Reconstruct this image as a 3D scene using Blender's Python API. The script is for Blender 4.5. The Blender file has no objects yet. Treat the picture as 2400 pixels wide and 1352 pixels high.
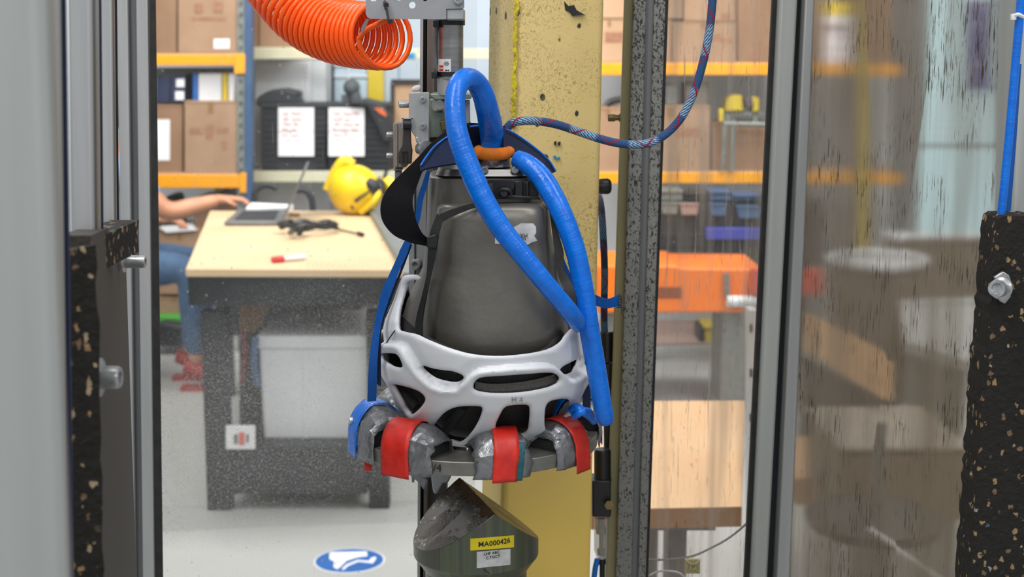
import bpy, bmesh, math, random
import numpy as np
from mathutils import Vector, Matrix, geometry
random.seed(7)
C = bpy.context.scene.collection
# ------------------------------------------------------------------ camera
F = 3300.0
TH = math.atan(534.0 / F)
CAM = Vector((0, 0, 1.584))
cam_data = bpy.data.cameras.new('camera')
cam = bpy.data.objects.new('camera', cam_data); C.objects.link(cam)
cam.location = CAM
cam.rotation_euler = (math.pi / 2 - TH, 0, 0)
cam_data.sensor_width = 36; cam_data.lens = F / 2400 * 36
cam_data.clip_start = 0.02
cam_data.dof.use_dof = True
cam_data.dof.focus_distance = 1.38
cam_data.dof.aperture_fstop = 9.5
bpy.context.scene.camera = cam
sc = bpy.context.scene
sc.view_settings.view_transform = 'Standard'
sc.view_settings.look = 'None'
sc.view_settings.gamma = 1
sc.view_settings.exposure = -0.17
sc.view_settings.use_curve_mapping = False
# ------------------------------------------------------------------ world and lamps
w = bpy.data.worlds.new('hall_ambient'); sc.world = w; w.use_nodes = True
w.node_tree.nodes['Background'].inputs[0].default_value = (0.93, 0.96, 1.0, 1)
w.node_tree.nodes['Background'].inputs[1].default_value = 0.52
def area(name, loc, size, power, target, col=(1, 1, 1)):
    l = bpy.data.lights.new(name, 'AREA'); l.shape = 'RECTANGLE'; l.size, l.size_y = size
    l.energy = power; l.color = col
    o = bpy.data.objects.new(name, l); C.objects.link(o); o.location = loc
    o.rotation_euler = (Vector(target) - Vector(loc)).to_track_quat('-Z', 'Y').to_euler()
    return o
area('ceiling_and_fill_lamp', (-0.9, 0.1, 3.6), (0.35, 2.4), 55, (0, 1.5, 1.2), (1, .98, .95))
area('ceiling_and_fill_lamp', (1.2, 0.5, 3.7), (0.35, 2.4), 36, (0, 1.5, 1.2), (1, .98, .95))
area('ceiling_and_fill_lamp', (-1.8, 5.0, 4.2), (1.2, 4), 150, (-1.5, 6.5, 0.5), (1, .99, .97))
area('ceiling_and_fill_lamp', (2.2, 4.2, 4.2), (1.2, 4), 150, (1.6, 6.0, 0.5), (1, .99, .97))
area('ceiling_and_fill_lamp', (0.0, 6.0, 4.2), (5, .8), 110, (0, 8.0, 1.0), (1, .99, .97))
area('ceiling_and_fill_lamp', (0.2, -1.6, 3.0), (2.2, .5), 20, (0, 1.5, 1.0), (1, .98, .96))  # added front fill behind the camera, so posts and column faces get light
area('ceiling_and_fill_lamp', (0.3, 5.4, 3.1), (6, .5), 70, (0.2, 8.5, 1.1), (1, .99, .97))  # added low fill, brightens the wall and racks below the shelves
# ------------------------------------------------------------------ pixel to world
FW = Vector((0, math.cos(TH), -math.sin(TH))); UP = Vector((0, math.sin(TH), math.cos(TH)))
def ray(px, py): return FW + Vector((1, 0, 0)) * ((px - 1200) / F) + UP * ((676 - py) / F)
def U(px, py, Y):
    d = ray(px, py); return CAM + d * (Y / d.y)
def Uz(px, py, z):
    d = ray(px, py); return CAM + d * ((z - CAM.z) / d.z)
def hexc(h, a=1):
    h = h.lstrip('#'); r = [int(h[i:i + 2], 16) / 255 for i in (0, 2, 4)]
    return tuple([(x / 12.92 if x <= .04045 else ((x + .055) / 1.055) ** 2.4) for x in r] + [a])
# ------------------------------------------------------------------ materials
class NT:
    def __init__(s, name):
        s.m = bpy.data.materials.new(name); s.m.use_nodes = True; s.t = s.m.node_tree; s.n = s.t.nodes
        s.b = s.n['Principled BSDF']; s.out = s.n['Material Output']; s.tc = s.n.new('ShaderNodeTexCoord')
    def link(s, a, b): s.t.links.new(a, b)
    def mapp(s, scale=(1, 1, 1), src='Object', rot=(0, 0, 0)):
        m = s.n.new('ShaderNodeMapping'); m.inputs['Scale'].default_value = scale; m.inputs['Rotation'].default_value = rot
        s.link(s.tc.outputs[src], m.inputs['Vector']); return m.outputs[0]
    def noise(s, scale, vec=None, detail=4, rough=.55, dist=0):
        n = s.n.new('ShaderNodeTexNoise'); n.inputs['Scale'].default_value = scale
        n.inputs['Detail'].default_value = detail; n.inputs['Roughness'].default_value = rough; n.inputs['Distortion'].default_value = dist
        s.link(vec if vec is not None else s.tc.outputs['Object'], n.inputs['Vector']); return n.outputs['Fac']
    def voro(s, scale, vec=None, feature='F1', out='Distance', rnd=1):
        n = s.n.new('ShaderNodeTexVoronoi'); n.feature = feature; n.inputs['Scale'].default_value = scale
        n.inputs['Randomness'].default_value = rnd
        s.link(vec if vec is not None else s.tc.outputs['Object'], n.inputs['Vector']); return n.outputs[out]
    def wave(s, scale, vec=None, dist=0, direction='X', detail=2):
        n = s.n.new('ShaderNodeTexWave'); n.inputs['Scale'].default_value = scale; n.inputs['Distortion'].default_value = dist
        n.bands_direction = direction; n.inputs['Detail'].default_value = detail
        s.link(vec if vec is not None else s.tc.outputs['Object'], n.inputs['Vector']); return n.outputs['Fac']
    def ramp(s, fac, stops, interp='LINEAR'):
        r = s.n.new('ShaderNodeValToRGB'); r.color_ramp.interpolation = interp
        e = r.color_ramp.elements
        for i, (p, c) in enumerate(stops):
            if not isinstance(c, tuple): c = (c, c, c, 1)
            if i < 2: e[i].position = p; e[i].color = c
            else: k = e.new(p); k.color = c
        s.link(fac, r.inputs[0]); return r.outputs[0]
    def mix(s, fac, a, b):
        m = s.n.new('ShaderNodeMix'); m.data_type = 'RGBA'
        for v, k in ((fac, 0), (a, 6), (b, 7)):
            if hasattr(v, 'is_linked'): s.link(v, m.inputs[k])
            else: m.inputs[k].default_value = v if k else v
        return m.outputs[2]
    def math(s, op, a, b=0.0):
        m = s.n.new('ShaderNodeMath'); m.operation = op
        for v, k in ((a, 0), (b, 1)):
            if hasattr(v, 'is_linked'): s.link(v, m.inputs[k])
            else: m.inputs[k].default_value = v
        return m.outputs[0]
    def sep(s, src='Object'):
        x = s.n.new('ShaderNodeSeparateXYZ'); s.link(s.tc.outputs[src], x.inputs[0]); return x.outputs
    def bump(s, h, strength=.3, dist=.001):
        b = s.n.new('ShaderNodeBump'); b.inputs['Strength'].default_value = strength; b.inputs['Distance'].default_value = dist
        s.link(h, b.inputs['Height']); s.link(b.outputs[0], s.b.inputs['Normal']); return b
    def base(s, c):
        if hasattr(c, 'is_linked'): s.link(c, s.b.inputs['Base Color'])
        else: s.b.inputs['Base Color'].default_value = c
    def set(s, rough=.5, metal=0, spec=.5):
        if hasattr(rough, 'is_linked'): s.link(rough, s.b.inputs['Roughness'])
        else: s.b.inputs['Roughness'].default_value = rough
        s.b.inputs['Metallic'].default_value = metal; s.b.inputs['Specular IOR Level'].default_value = spec
def M(name, col, rough=.5, metal=0, n=None, col2=None, bump=None, spec=.5):
    """plain procedural material: two shades mixed by noise, optional bump=(scale,strength,dist)"""
    k = NT(name); c = hexc(col)
    c2 = hexc(col2) if col2 else tuple([x * .86 for x in c[:3]] + [1])
    k.base(k.mix(k.ramp(k.noise(n or 12), [(.35, 0.0), (.65, 1.0)]), c, c2)); k.set(rough, metal, spec)
    if bump: k.bump(k.noise(bump[0], detail=5), bump[1], bump[2])
    return k.m
mats = {}
mats['wall'] = M('painted wall', '#c4c8ca', .8, n=2, col2='#bcc0c2')
mats['wall_blue'] = M('blue grey painted wall', '#aebac6', .8, n=2, col2='#a5b1bd')
def floor_mat():
    k = NT('sealed concrete floor'); 
    k.base(k.mix(k.ramp(k.noise(1.2, detail=8), [(.3, 0.0), (.7, 1.0)]), hexc('#aeaeab'), hexc('#b2b2af'))); k.set(.42, 0, .4)
    k.bump(k.noise(60), .08, .001); return k.m
mats['floor'] = floor_mat()
mats['cream_metal'] = M('cream rack enamel', '#cfcdb4', .45, n=6, col2='#c6c3a6')
mats['orange_beam'] = M('orange rack enamel', '#f3a30a', .45, n=5, col2='#e59a0c')
mats['rack_blue'] = M('blue rack enamel', '#2f4d74', .5, n=8, col2='#3a5878')
mats['rack_grey'] = M('galvanised grey', '#6d7470', .5, .3, n=40, col2='#858b86')
mats['card'] = M('corrugated cardboard', '#a3846a', .85, n=6, col2='#98795e', bump=(40, .2, .002))
mats['card2'] = M('brown cardboard', '#917056', .85, n=6, col2='#87684f', bump=(40, .2, .002))
mats['card_pale'] = M('pale cardboard', '#b8977a', .85, n=5, col2='#ad8c6d')
mats['tape_card'] = M('brown packing tape', '#8d6b45', .35, n=20)
mats['paper'] = M('white paper', '#e9e9ea', .8, n=5, col2='#e2e2e4')
mats['white_plastic'] = M('white plastic', '#d4d6d8', .45, n=6, col2='#cbcdd0')
mats['bin_white'] = M('translucent white bin plastic', '#e4e6e8', .5, n=6, col2='#dcdee0')
mats['black_plastic'] = M('black plastic', '#17181a', .38, n=30, col2='#1c1d20')
mats['charcoal'] = M('charcoal plastic', '#26292e', .55, n=10, col2='#202328')
mats['dark_steel'] = M('black painted steel', '#15181c', .5, n=15, col2='#1c2024')
mats['ply'] = M('birch plywood top', '#ddc09a', .5, n=3, col2='#d3b58c')
mats['wood_orange'] = M('oiled wood top', '#e9bf92', .5, n=3, col2='#e3b585')
mats['wood_edge'] = M('wood edge', '#9c7350', .6, n=8, col2='#8c6543')
mats['yellow'] = M('yellow plastic', '#f0cd10', .35, n=8, col2='#e3bf12')
mats['yellow_dull'] = M('yellow painted metal', '#cfb62a', .5, n=8, col2='#c4ab2c')
mats['orange_machine'] = M('orange machine enamel', '#f07a1c', .45, n=4, col2='#e7731c')
mats['red'] = M('red plastic', '#d63a2a', .4, n=8)
mats['navy'] = M('navy plastic', '#232d4c', .5, n=12)
mats['blue_bin'] = M('blue bin plastic', '#3440a0', .45, n=10)
mats['folder_blue'] = M('blue folder card', '#2364b4', .5)
mats['green'] = M('green plastic', '#4aa83c', .5)
mats['grey_table'] = M('light grey laminate', '#a9aaa8', .5, n=3, col2='#b3b3b1')
mats['skin'] = M('skin', '#c9906f', .5, n=14, col2='#bf8465')
mats['denim'] = M('blue denim', '#4a6482', .85, n=30, col2='#3f5877', bump=(300, .3, .001))
mats['shirt'] = M('light blue cotton', '#86a6cf', .85, n=10, col2='#7c9cc6')
mats['hair'] = M('brown hair', '#4a3222', .7, n=40)
mats['shoe_red'] = M('red canvas shoes', '#a83434', .7, n=20)
mats['shade'] = M('smoke grey laptop shell', '#7d7f82', .4, .5)
# aluminium, steel, paint
def alu(name, c1, c2, rough=.38, streak=(60, 60, 3), metal=.55):
    k = NT(name); k.base(k.mix(k.ramp(k.noise(1, k.mapp(streak)), [(.35, 0.0), (.65, 1.0)]), hexc(c1), hexc(c2))); k.set(rough, metal, .5)
    return k.m
mats['alu'] = alu('anodised aluminium', '#b0b2b3', '#a4a6a7', .45)
mats['alu_dark'] = alu('aluminium groove', '#6c6f71', '#5f6264', .5)
mats['alu_pale'] = alu('grey enamelled aluminium', '#a9adab', '#a0a4a2', .5, metal=.15)
mats['alu_warm'] = alu('stained aluminium edge', '#857f74', '#8f9092', .5, metal=.15)
mats['gasket'] = M('black rubber gasket', '#151515', .7, n=60, col2='#232323')
mats['steel'] = alu('brushed steel', '#a8a8a6', '#8e8d8a', .3, (20, 20, 200), .85)
mats['zinc'] = M('zinc plated steel', '#c4c6c7', .28, .6, n=120, col2='#8f9294')
mats['brass'] = M('dull brass', '#7a6a4a', .4, .8, n=80)
mats['brown_steel'] = alu('brown grey rail steel', '#7d736c', '#665d57', .4, (60, 60, 2), .6)
mats['green_alu'] = alu('green tinted plate', '#93a092', '#7f8c7f', .35, metal=.5)
mats['beige'] = M('beige cast plastic', '#8d857c', .45, n=60, col2='#7f776e')
mats['dark_grey_pl'] = M('dark grey plastic lever', '#35332f', .4, n=60, col2='#2b2926')
def chipped():
    k = NT('chipped grey extrusion'); 
    v = k.mapp((1, 1, .55)); n1 = k.noise(330, v, 3, .6, 1.2)
    z = k.sep()[2]
    g = k.math('MULTIPLY', k.math('ADD', z, .0), .085)     # chips get denser where ropes rub, higher up the post
    m = k.ramp(k.math('ADD', n1, g), [(.665, 0.0), (.685, 1.0)])
    k.base(k.mix(m, k.mix(k.noise(25), hexc('#8c8d8b'), hexc('#777876')), hexc('#33332f'))); k.set(.5, .2, .4)
    k.bump(m, -.5, .0005); return k.m
mats['chipped'] = chipped()
def smooth_post():
    k = NT('grey extrusion groove'); k.base(k.mix(k.noise(1, k.mapp((90, 90, 2))), hexc('#7b7d7f'), hexc('#6c6e70'))); k.set(.45, .3); return k.m
mats['groove'] = smooth_post()
mats['olive'] = alu('yellowed plastic strip', '#97906a', '#86805c', .55, (30, 30, 3), 0)
def column_mat():
    k = NT('scuffed cream column paint')
    base = k.mix(k.ramp(k.noise(3, k.mapp((1, 1, .3))), [(.35, 0.0), (.65, 1.0)]), hexc('#dfc787'), hexc('#d3b873'))
    z = k.math('MULTIPLY', k.sep()[2], .5)
    up = k.ramp(z, [(.57, 0.0), (.66, 1.0)])     # the rubbed, scuffed stretch of paint on the upper column
    base = k.mix(k.ramp(z, [(.52, 0.0), (.66, 1.0)]), hexc('#f2d06a'), base)
    big = k.ramp(k.noise(9, detail=2), [(.36, 0.0), (.54, 1.0)])
    s1 = k.ramp(k.noise(150, k.mapp((1, 1, .8), rot=(0, .9, 0)), 5, .65, 3.5), [(.53, 0.0), (.60, 1.0)])
    s2 = k.ramp(k.noise(120, k.mapp((.5, 1, 1.2), rot=(0, .4, 0)), 3, .6, 3), [(.62, 0.0), (.66, 1.0)])
    spot = k.ramp(k.math('ADD', k.voro(42, k.mapp((1, 1, .8))), k.math('MULTIPLY', k.noise(35), .25)), [(.27, 1.0), (.30, 0.0)])
    a = k.math('MULTIPLY', k.math('MULTIPLY', s1, big), up)
    base = k.mix(k.math('MULTIPLY', a, .75), base, hexc('#8a7142'))
    base = k.mix(k.math('MULTIPLY', k.math('MULTIPLY', s2, up), .7), base, hexc('#b4a634'))
    base = k.mix(k.math('MULTIPLY', spot, k.math('MULTIPLY', up, k.ramp(k.noise(14, detail=1), [(.40, 0.0), (.46, 1.0)]))), base, hexc('#2e3326'))
    k.base(base); k.set(.45, 0, .4); k.bump(k.noise(90), .12, .001); return k.m
mats['column'] = column_mat()
mats['yellow_paint'] = M('bright yellow paint', '#e5d21a', .5, n=200, col2='#7d7420')
def rubber(name, sc_, dens):
    k = NT(name); v = k.n.new('ShaderNodeTexVoronoi'); v.inputs['Scale'].default_value = sc_
    nn = k.n.new('ShaderNodeTexNoise'); nn.inputs['Scale'].default_value = 260; k.link(k.tc.outputs['Object'], nn.inputs['Vector']); va = k.n.new('ShaderNodeVectorMath'); va.operation = 'SCALE'; va.inputs['Scale'].default_value = .006; k.link(nn.outputs['Color'], va.inputs[0])
    vb = k.n.new('ShaderNodeVectorMath'); vb.operation = 'ADD'; k.link(k.mapp((1, 1, .75)), vb.inputs[0]); k.link(va.outputs[0], vb.inputs[1]); mp = vb.outputs[0]; k.link(mp, v.inputs['Vector'])
    sepc = k.n.new('ShaderNodeSeparateColor'); k.link(v.outputs['Color'], sepc.inputs[0])
    pick = k.ramp(sepc.outputs[0], [(dens, 0.0), (dens + .02, 1.0)])
    core = k.ramp(v.outputs['Distance'], [(.36, 1.0), (.45, 0.0)])
    fleck = k.ramp(sepc.outputs[1], [(0, hexc('#9c8a6e')), (.3, hexc('#6f5a44')), (.6, hexc('#8f7452')), (.93, hexc('#3f6e60')), (.95, hexc('#8d8d8d')), (.98, hexc('#55607c'))], 'CONSTANT')
    blk = k.mix(k.noise(sc_ * .6), hexc('#121211'), hexc('#24221f'))
    k.base(k.mix(k.math('MULTIPLY', pick, core), blk, fleck)); k.set(.75, 0, .3)
    k.bump(k.noise(sc_ * .9, detail=3), .9, .002); return k.m
mats['crumb'] = rubber('crumb rubber', 200, .80)
mats['crumb_cut'] = M('cut rubber edge', '#3a3630', .7, n=300, col2='#2a2724', bump=(300, .6, .001))
# panes
def pane(name, kind):
    k = NT(name); k.n.remove(k.b)
    tr = k.n.new('ShaderNodeBsdfTransparent'); df = k.n.new('ShaderNodeBsdfDiffuse'); gl = k.n.new('ShaderNodeBsdfGlossy'); tl = k.n.new('ShaderNodeBsdfTranslucent')
    gl.inputs['Roughness'].default_value = .12; m1 = k.n.new('ShaderNodeMixShader'); m2 = k.n.new('ShaderNodeMixShader'); m3 = k.n.new('ShaderNodeMixShader')
    X, Y, Z = k.sep()
    if kind == 'dust':
        tr.inputs[0].default_value = (.97, .975, .97, 1)
        speck = k.ramp(k.noise(420, None, 3, .7, .6), [(.48, 0.0), (.70, 1.0)])
        zone = k.ramp(k.math('MULTIPLY', k.math('ADD', Z, k.math('MULTIPLY', k.math('SUBTRACT', k.noise(6), .5), .25)), .5), [(.475, .12), (.515, .9), (.575, 1.0), (.625, .5), (.66, .10), (.8, .05)])
        ring = k.voro(75, k.mapp((1, 1, .8))); r1 = k.ramp(ring, [(.05, 0.0), (.085, 1.0), (.12, 1.0), (.15, 0.0)])
        rsel = k.ramp(k.noise(60, detail=1), [(.52, 0.0), (.58, 1.0)])
        drop = k.math('MULTIPLY', r1, rsel)
        run = k.ramp(k.noise(1, k.mapp((260, 60, 14)), 2), [(.72, 0.0), (.76, .8)])
        sc1 = k.ramp(k.noise(1, k.mapp((300, 60, 20), rot=(0, 1.0, 0)), 2, .5), [(.76, 0.0), (.79, .8)])
        f = k.math('MULTIPLY', speck, k.math('MULTIPLY', zone, .50))
        f = k.math('MAXIMUM', f, k.math('MULTIPLY', zone, .07))
        f = k.math('MAXIMUM', f, k.math('MULTIPLY', drop, .38)); f = k.math('MAXIMUM', f, k.math('MULTIPLY', run, .18)); f = k.math('MAXIMUM', f, k.math('MULTIPLY', sc1, .3))
        df.inputs[0].default_value = hexc('#c9c9c6'); tl.inputs[0].default_value = hexc('#b5b5b2'); mixd = .35
    elif kind == 'light':
        tr.inputs[0].default_value = (.95, .95, .94, 1)
        st = k.ramp(k.noise(1, k.mapp((240, 60, 11), rot=(0, .08, 0)), 4, .6), [(.58, 0.0), (.70, .55)])
        wide = k.ramp(k.noise(1, k.mapp((40, 20, 2.4), rot=(0, .12, 0)), 2, .5), [(.5, .04), (.68, .34)])
        ring = k.voro(80, k.mapp((1, 1, .7))); r1 = k.ramp(ring, [(.06, 0.0), (.09, .5), (.13, .5), (.16, 0.0)])
        f = k.math('MAXIMUM', k.math('MAXIMUM', st, wide), k.math('MULTIPLY', r1, k.ramp(k.noise(40, detail=1), [(.54, 0.0), (.58, .7)])))
        df.inputs[0].default_value = hexc('#b0a79b'); tl.inputs[0].default_value = hexc('#a89f93'); mixd = .4
    else:
        tr = k.n.new('ShaderNodeBsdfRefraction'); tr.inputs['IOR'].default_value = 1.06; tr.inputs['Roughness'].default_value = .15
        tr.inputs[0].default_value = (.95, .95, .94, 1)
        st = k.ramp(k.noise(1, k.mapp((260, 260, 12), rot=(0, .1, 0)), 5, .7), [(.46, 0.0), (.70, .62)])
        zone = k.ramp(k.noise(1, k.mapp((16, 16, 1.1)), 3, .6), [(.36, .34), (.64, .66)])
        f = k.math('MAXIMUM', st, zone)
        df.inputs[0].default_value = hexc('#8c8072'); tl.inputs[0].default_value = hexc('#8f8474'); mixd = .5
    k.link(f, m2.inputs[0]); k.link(tr.outputs[0], m2.inputs[1])
    m3.inputs[0].default_value = mixd; k.link(df.outputs[0], m3.inputs[1]); k.link(tl.outputs[0], m3.inputs[2]); k.link(m3.outputs[0], m2.inputs[2])
    last = m2.outputs[0]
    if kind in ('scratched', 'light'):
        dk = k.n.new('ShaderNodeBsdfDiffuse'); dk.inputs[0].default_value = hexc('#3b332b')
        n1 = k.ramp(k.noise(1, k.mapp((420, 420, 26), rot=(0, .12, 0)), 3, .6, .4), [(.60, 0.0), (.63, 1.0)])
        n2 = k.ramp(k.noise(1, k.mapp((360, 360, 40), rot=(0, -.2, 0)), 3, .6, .4), [(.64, 0.0), (.67, 1.0)])
        sel = k.ramp(k.noise(16, detail=2), [(.46, 0.0), (.60, .9)])
        g = k.math('MULTIPLY', k.math('MAXIMUM', n1, n2), sel)
        if kind == 'light': g = k.math('MULTIPLY', k.math('MULTIPLY', n2, sel), .5)
        mm = k.n.new('ShaderNodeMixShader'); k.link(g, mm.inputs[0]); k.link(last, mm.inputs[1]); k.link(dk.outputs[0], mm.inputs[2]); last = mm.outputs[0]
    m1.inputs[0].default_value = .035; k.link(last, m1.inputs[1]); k.link(gl.outputs[0], m1.inputs[2]); k.link(m1.outputs[0], k.out.inputs[0])
    return k.m
mats['pane_dust'] = pane('dusty water spotted acrylic', 'dust')
mats['pane_light'] = pane('streaked acrylic', 'light')
mats['pane_scratch'] = pane('heavily scratched acrylic', 'scratched')
# ------------------------------------------------------------------ geometry
def join(*gs):
    V, Fs, UV = [], [], []
    has = all(len(g) > 2 and g[2] is not None for g in gs)
    for g in gs:
        o = len(V); V += list(g[0]); Fs += [tuple(i + o for i in f) for f in g[1]]
        if has: UV += list(g[2])
    return (V, Fs, UV if has else None)
BF = [(0, 3, 2, 1), (4, 5, 6, 7), (0, 1, 5, 4), (1, 2, 6, 5), (2, 3, 7, 6), (3, 0, 4, 7)]
def box(x0, x1, y0, y1, z0, z1):
    return ([Vector(v) for v in ((x0, y0, z0), (x1, y0, z0), (x1, y1, z0), (x0, y1, z0), (x0, y0, z1), (x1, y0, z1), (x1, y1, z1), (x0, y1, z1))], BF)
def obox(c, s, M3=None):
    g = box(-s[0] / 2, s[0] / 2, -s[1] / 2, s[1] / 2, -s[2] / 2, s[2] / 2)
    M3 = M3 or Matrix.Identity(3)
    return ([M3 @ v + Vector(c) for v in g[0]], g[1])
def prism(P, d):
    """closed prism from an ordered 3-D outline, pushed along d"""
    n = len(P); d = Vector(d); V = [Vector(p) for p in P] + [Vector(p) + d for p in P]
    return (V, [tuple(range(n)), tuple(reversed(range(n, 2 * n)))] + [(i, i + n, (i + 1) % n + n, (i + 1) % n) for i in range(n)])
def pp(pts, Y, depth): return prism([U(x, y, Y) for x, y in pts], (0, depth, 0))
def rect(x0, y0, x1, y1): return [(x0, y0), (x1, y0), (x1, y1), (x0, y1)]
def pr(x0, y0, x1, y1, Y, depth): return pp(rect(x0, y0, x1, y1), Y, depth)
def basis(d):
    d = Vector(d).normalized(); a = Vector((0, 0, 1)) if abs(d.z) < .9 else Vector((1, 0, 0))
    x = a.cross(d).normalized(); return x, d.cross(x), d
def lathe(p0, p1, prof, n=24, cap=True):
    """prof = (t, r) pairs along p0 -> p1"""
    p0, p1 = Vector(p0), Vector(p1); x, y, d = basis(p1 - p0); V = []; Fs = []
    for t, r in prof:
        c = p0.lerp(p1, t)
        for i in range(n): a = 2 * math.pi * i / n; V.append(c + x * (r * math.cos(a)) + y * (r * math.sin(a)))
    for k in range(len(prof) - 1):
        for i in range(n): j = (i + 1) % n; Fs.append((k * n + i, k * n + j, (k + 1) * n + j, (k + 1) * n + i))
    if cap: Fs.append(tuple(reversed(range(n)))); Fs.append(tuple(range((len(prof) - 1) * n, len(prof) * n)))
    return (V, Fs)
def cyl(p0, p1, r, n=24): return lathe(p0, p1, [(0, r), (1, r)], n)
def catmull(P, sub=8):
    P = [np.array(p, float) for p in P]; out = []
    Q = [2 * P[0] - P[1]] + P + [2 * P[-1] - P[-2]]
    for i in range(1, len(Q) - 2):
        for k in range(sub):
            t = k / sub; a, b, c, d = Q[i - 1], Q[i], Q[i + 1], Q[i + 2]
            out.append(.5 * ((2 * b) + (c - a) * t + (2 * a - 5 * b + 4 * c - d) * t * t + (3 * b - a - 3 * c + d) * t ** 3))
    out.append(P[-1]); return out
def tube(P, r, n=12, sub=8, smooth=True, rad=None, rough=0, cap=True):
    pts = [Vector(p) for p in (catmull([tuple(p) for p in P], sub) if smooth else P)]
    m = len(pts); V = []; Fs = []; UV = []; L = 0
    rr = [r] * m if rad is None else [float(np.interp(i / (m - 1), np.linspace(0, 1, len(rad)), rad)) for i in range(m)]
    t0 = (pts[1] - pts[0]).normalized(); x = basis(t0)[0]
    for i, p in enumerate(pts):
        t = (pts[min(i + 1, m - 1)] - pts[max(i - 1, 0)]).normalized()
        x = (x - t * x.dot(t)).normalized(); y = t.cross(x)
        if i: L += (p - pts[i - 1]).length
        for k in range(n):
            a = 2 * math.pi * k / n; q = rr[i] * (1 + rough * random.uniform(-1, 1))
            V.append(p + x * (q * math.cos(a)) + y * (q * math.sin(a))); UV.append((L, k / n))
    for i in range(m - 1):
        for k in range(n): j = (k + 1) % n; Fs.append((i * n + k, i * n + j, (i + 1) * n + j, (i + 1) * n + k))
    if cap: Fs.append(tuple(reversed(range(n)))); Fs.append(tuple(range((m - 1) * n, m * n)))
    return (V, Fs, UV)
def ribbon(pairs, thick, sub=8):
    """flat strap: pairs of edge points (a, b) along it"""
    A = [Vector(p) for p in catmull([tuple(p[0]) for p in pairs], sub)]; B = [Vector(p) for p in catmull([tuple(p[1]) for p in pairs], sub)]
    V = []; Fs = []; UV = []; L = 0; m = len(A)
    for i in range(m):
        t = (A[min(i + 1, m - 1)] + B[min(i + 1, m - 1)] - A[max(i - 1, 0)] - B[max(i - 1, 0)]).normalized()
        w_ = (B[i] - A[i]); nn = w_.cross(t).normalized() * (thick / 2)
        if i: L += ((A[i] + B[i]) / 2 - (A[i - 1] + B[i - 1]) / 2).length
        md = (A[i] + B[i]) / 2
        V += [A[i] + nn, md + nn * 1.1, B[i] + nn, B[i] - nn, md - nn * 1.1, A[i] - nn]; UV += [(L, 0), (L, .5), (L, 1), (L, 1), (L, .5), (L, 0)]
    for i in range(m - 1):
        for k in range(6): j = (k + 1) % 6; Fs.append((i * 6 + k, i * 6 + j, (i + 1) * 6 + j, (i + 1) * 6 + k))
    Fs.append((5, 4, 3, 2, 1, 0)); Fs.append(tuple(range((m - 1) * 6, m * 6)))
    return (V, Fs, UV)
def sphere(c, r, n=20, m=12, sx=1, sy=1, sz=1):
    c = Vector(c); V = []; Fs = []
    V.append(c + Vector((0, 0, r * sz)))
    for i in range(1, m):
        a = math.pi * i / m
        for k in range(n): b = 2 * math.pi * k / n; V.append(c + Vector((r * sx * math.sin(a) * math.cos(b), r * sy * math.sin(a) * math.sin(b), r * sz * math.cos(a))))
    V.append(c - Vector((0, 0, r * sz)))
    for k in range(n): Fs.append((0, 1 + k, 1 + (k + 1) % n))
    for i in range(m - 2):
        for k in range(n): j = (k + 1) % n; a = 1 + i * n; Fs.append((a + k, a + n + k, a + n + j, a + j))
    e = len(V) - 1; a = 1 + (m - 2) * n
    for k in range(n): Fs.append((e, a + (k + 1) % n, a + k))
    return (V, Fs)
def loft(rows, n=48, exp=2.6, capt=True, capb=True):
    """rows: (py, Lpx, Rpx, Yc, halfdepth[, exp]) superellipse rings"""
    V = []; Fs = []
    for r in rows:
        py, L, R, Yc, b = r[:5]; e = r[5] if len(r) > 5 else exp
        pl, prr = U(L, py, Yc), U(R, py, Yc); cx = (pl.x + prr.x) / 2; a = (prr.x - pl.x) / 2; z = pl.z
        for k in range(n):
            t = 2 * math.pi * k / n; c, s = math.cos(t), math.sin(t)
            V.append(Vector((cx + a * math.copysign(abs(c) ** (2 / e), c), Yc + b * math.copysign(abs(s) ** (2 / e), s), z)))
    m = len(rows)
    for i in range(m - 1):
        for k in range(n): j = (k + 1) % n; Fs.append((i * n + k, (i + 1) * n + k, (i + 1) * n + j, i * n + j))
    if capt: Fs.append(tuple(range(n)))
    if capb: Fs.append(tuple(reversed(range((m - 1) * n, m * n))))
    return (V, Fs)
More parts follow.
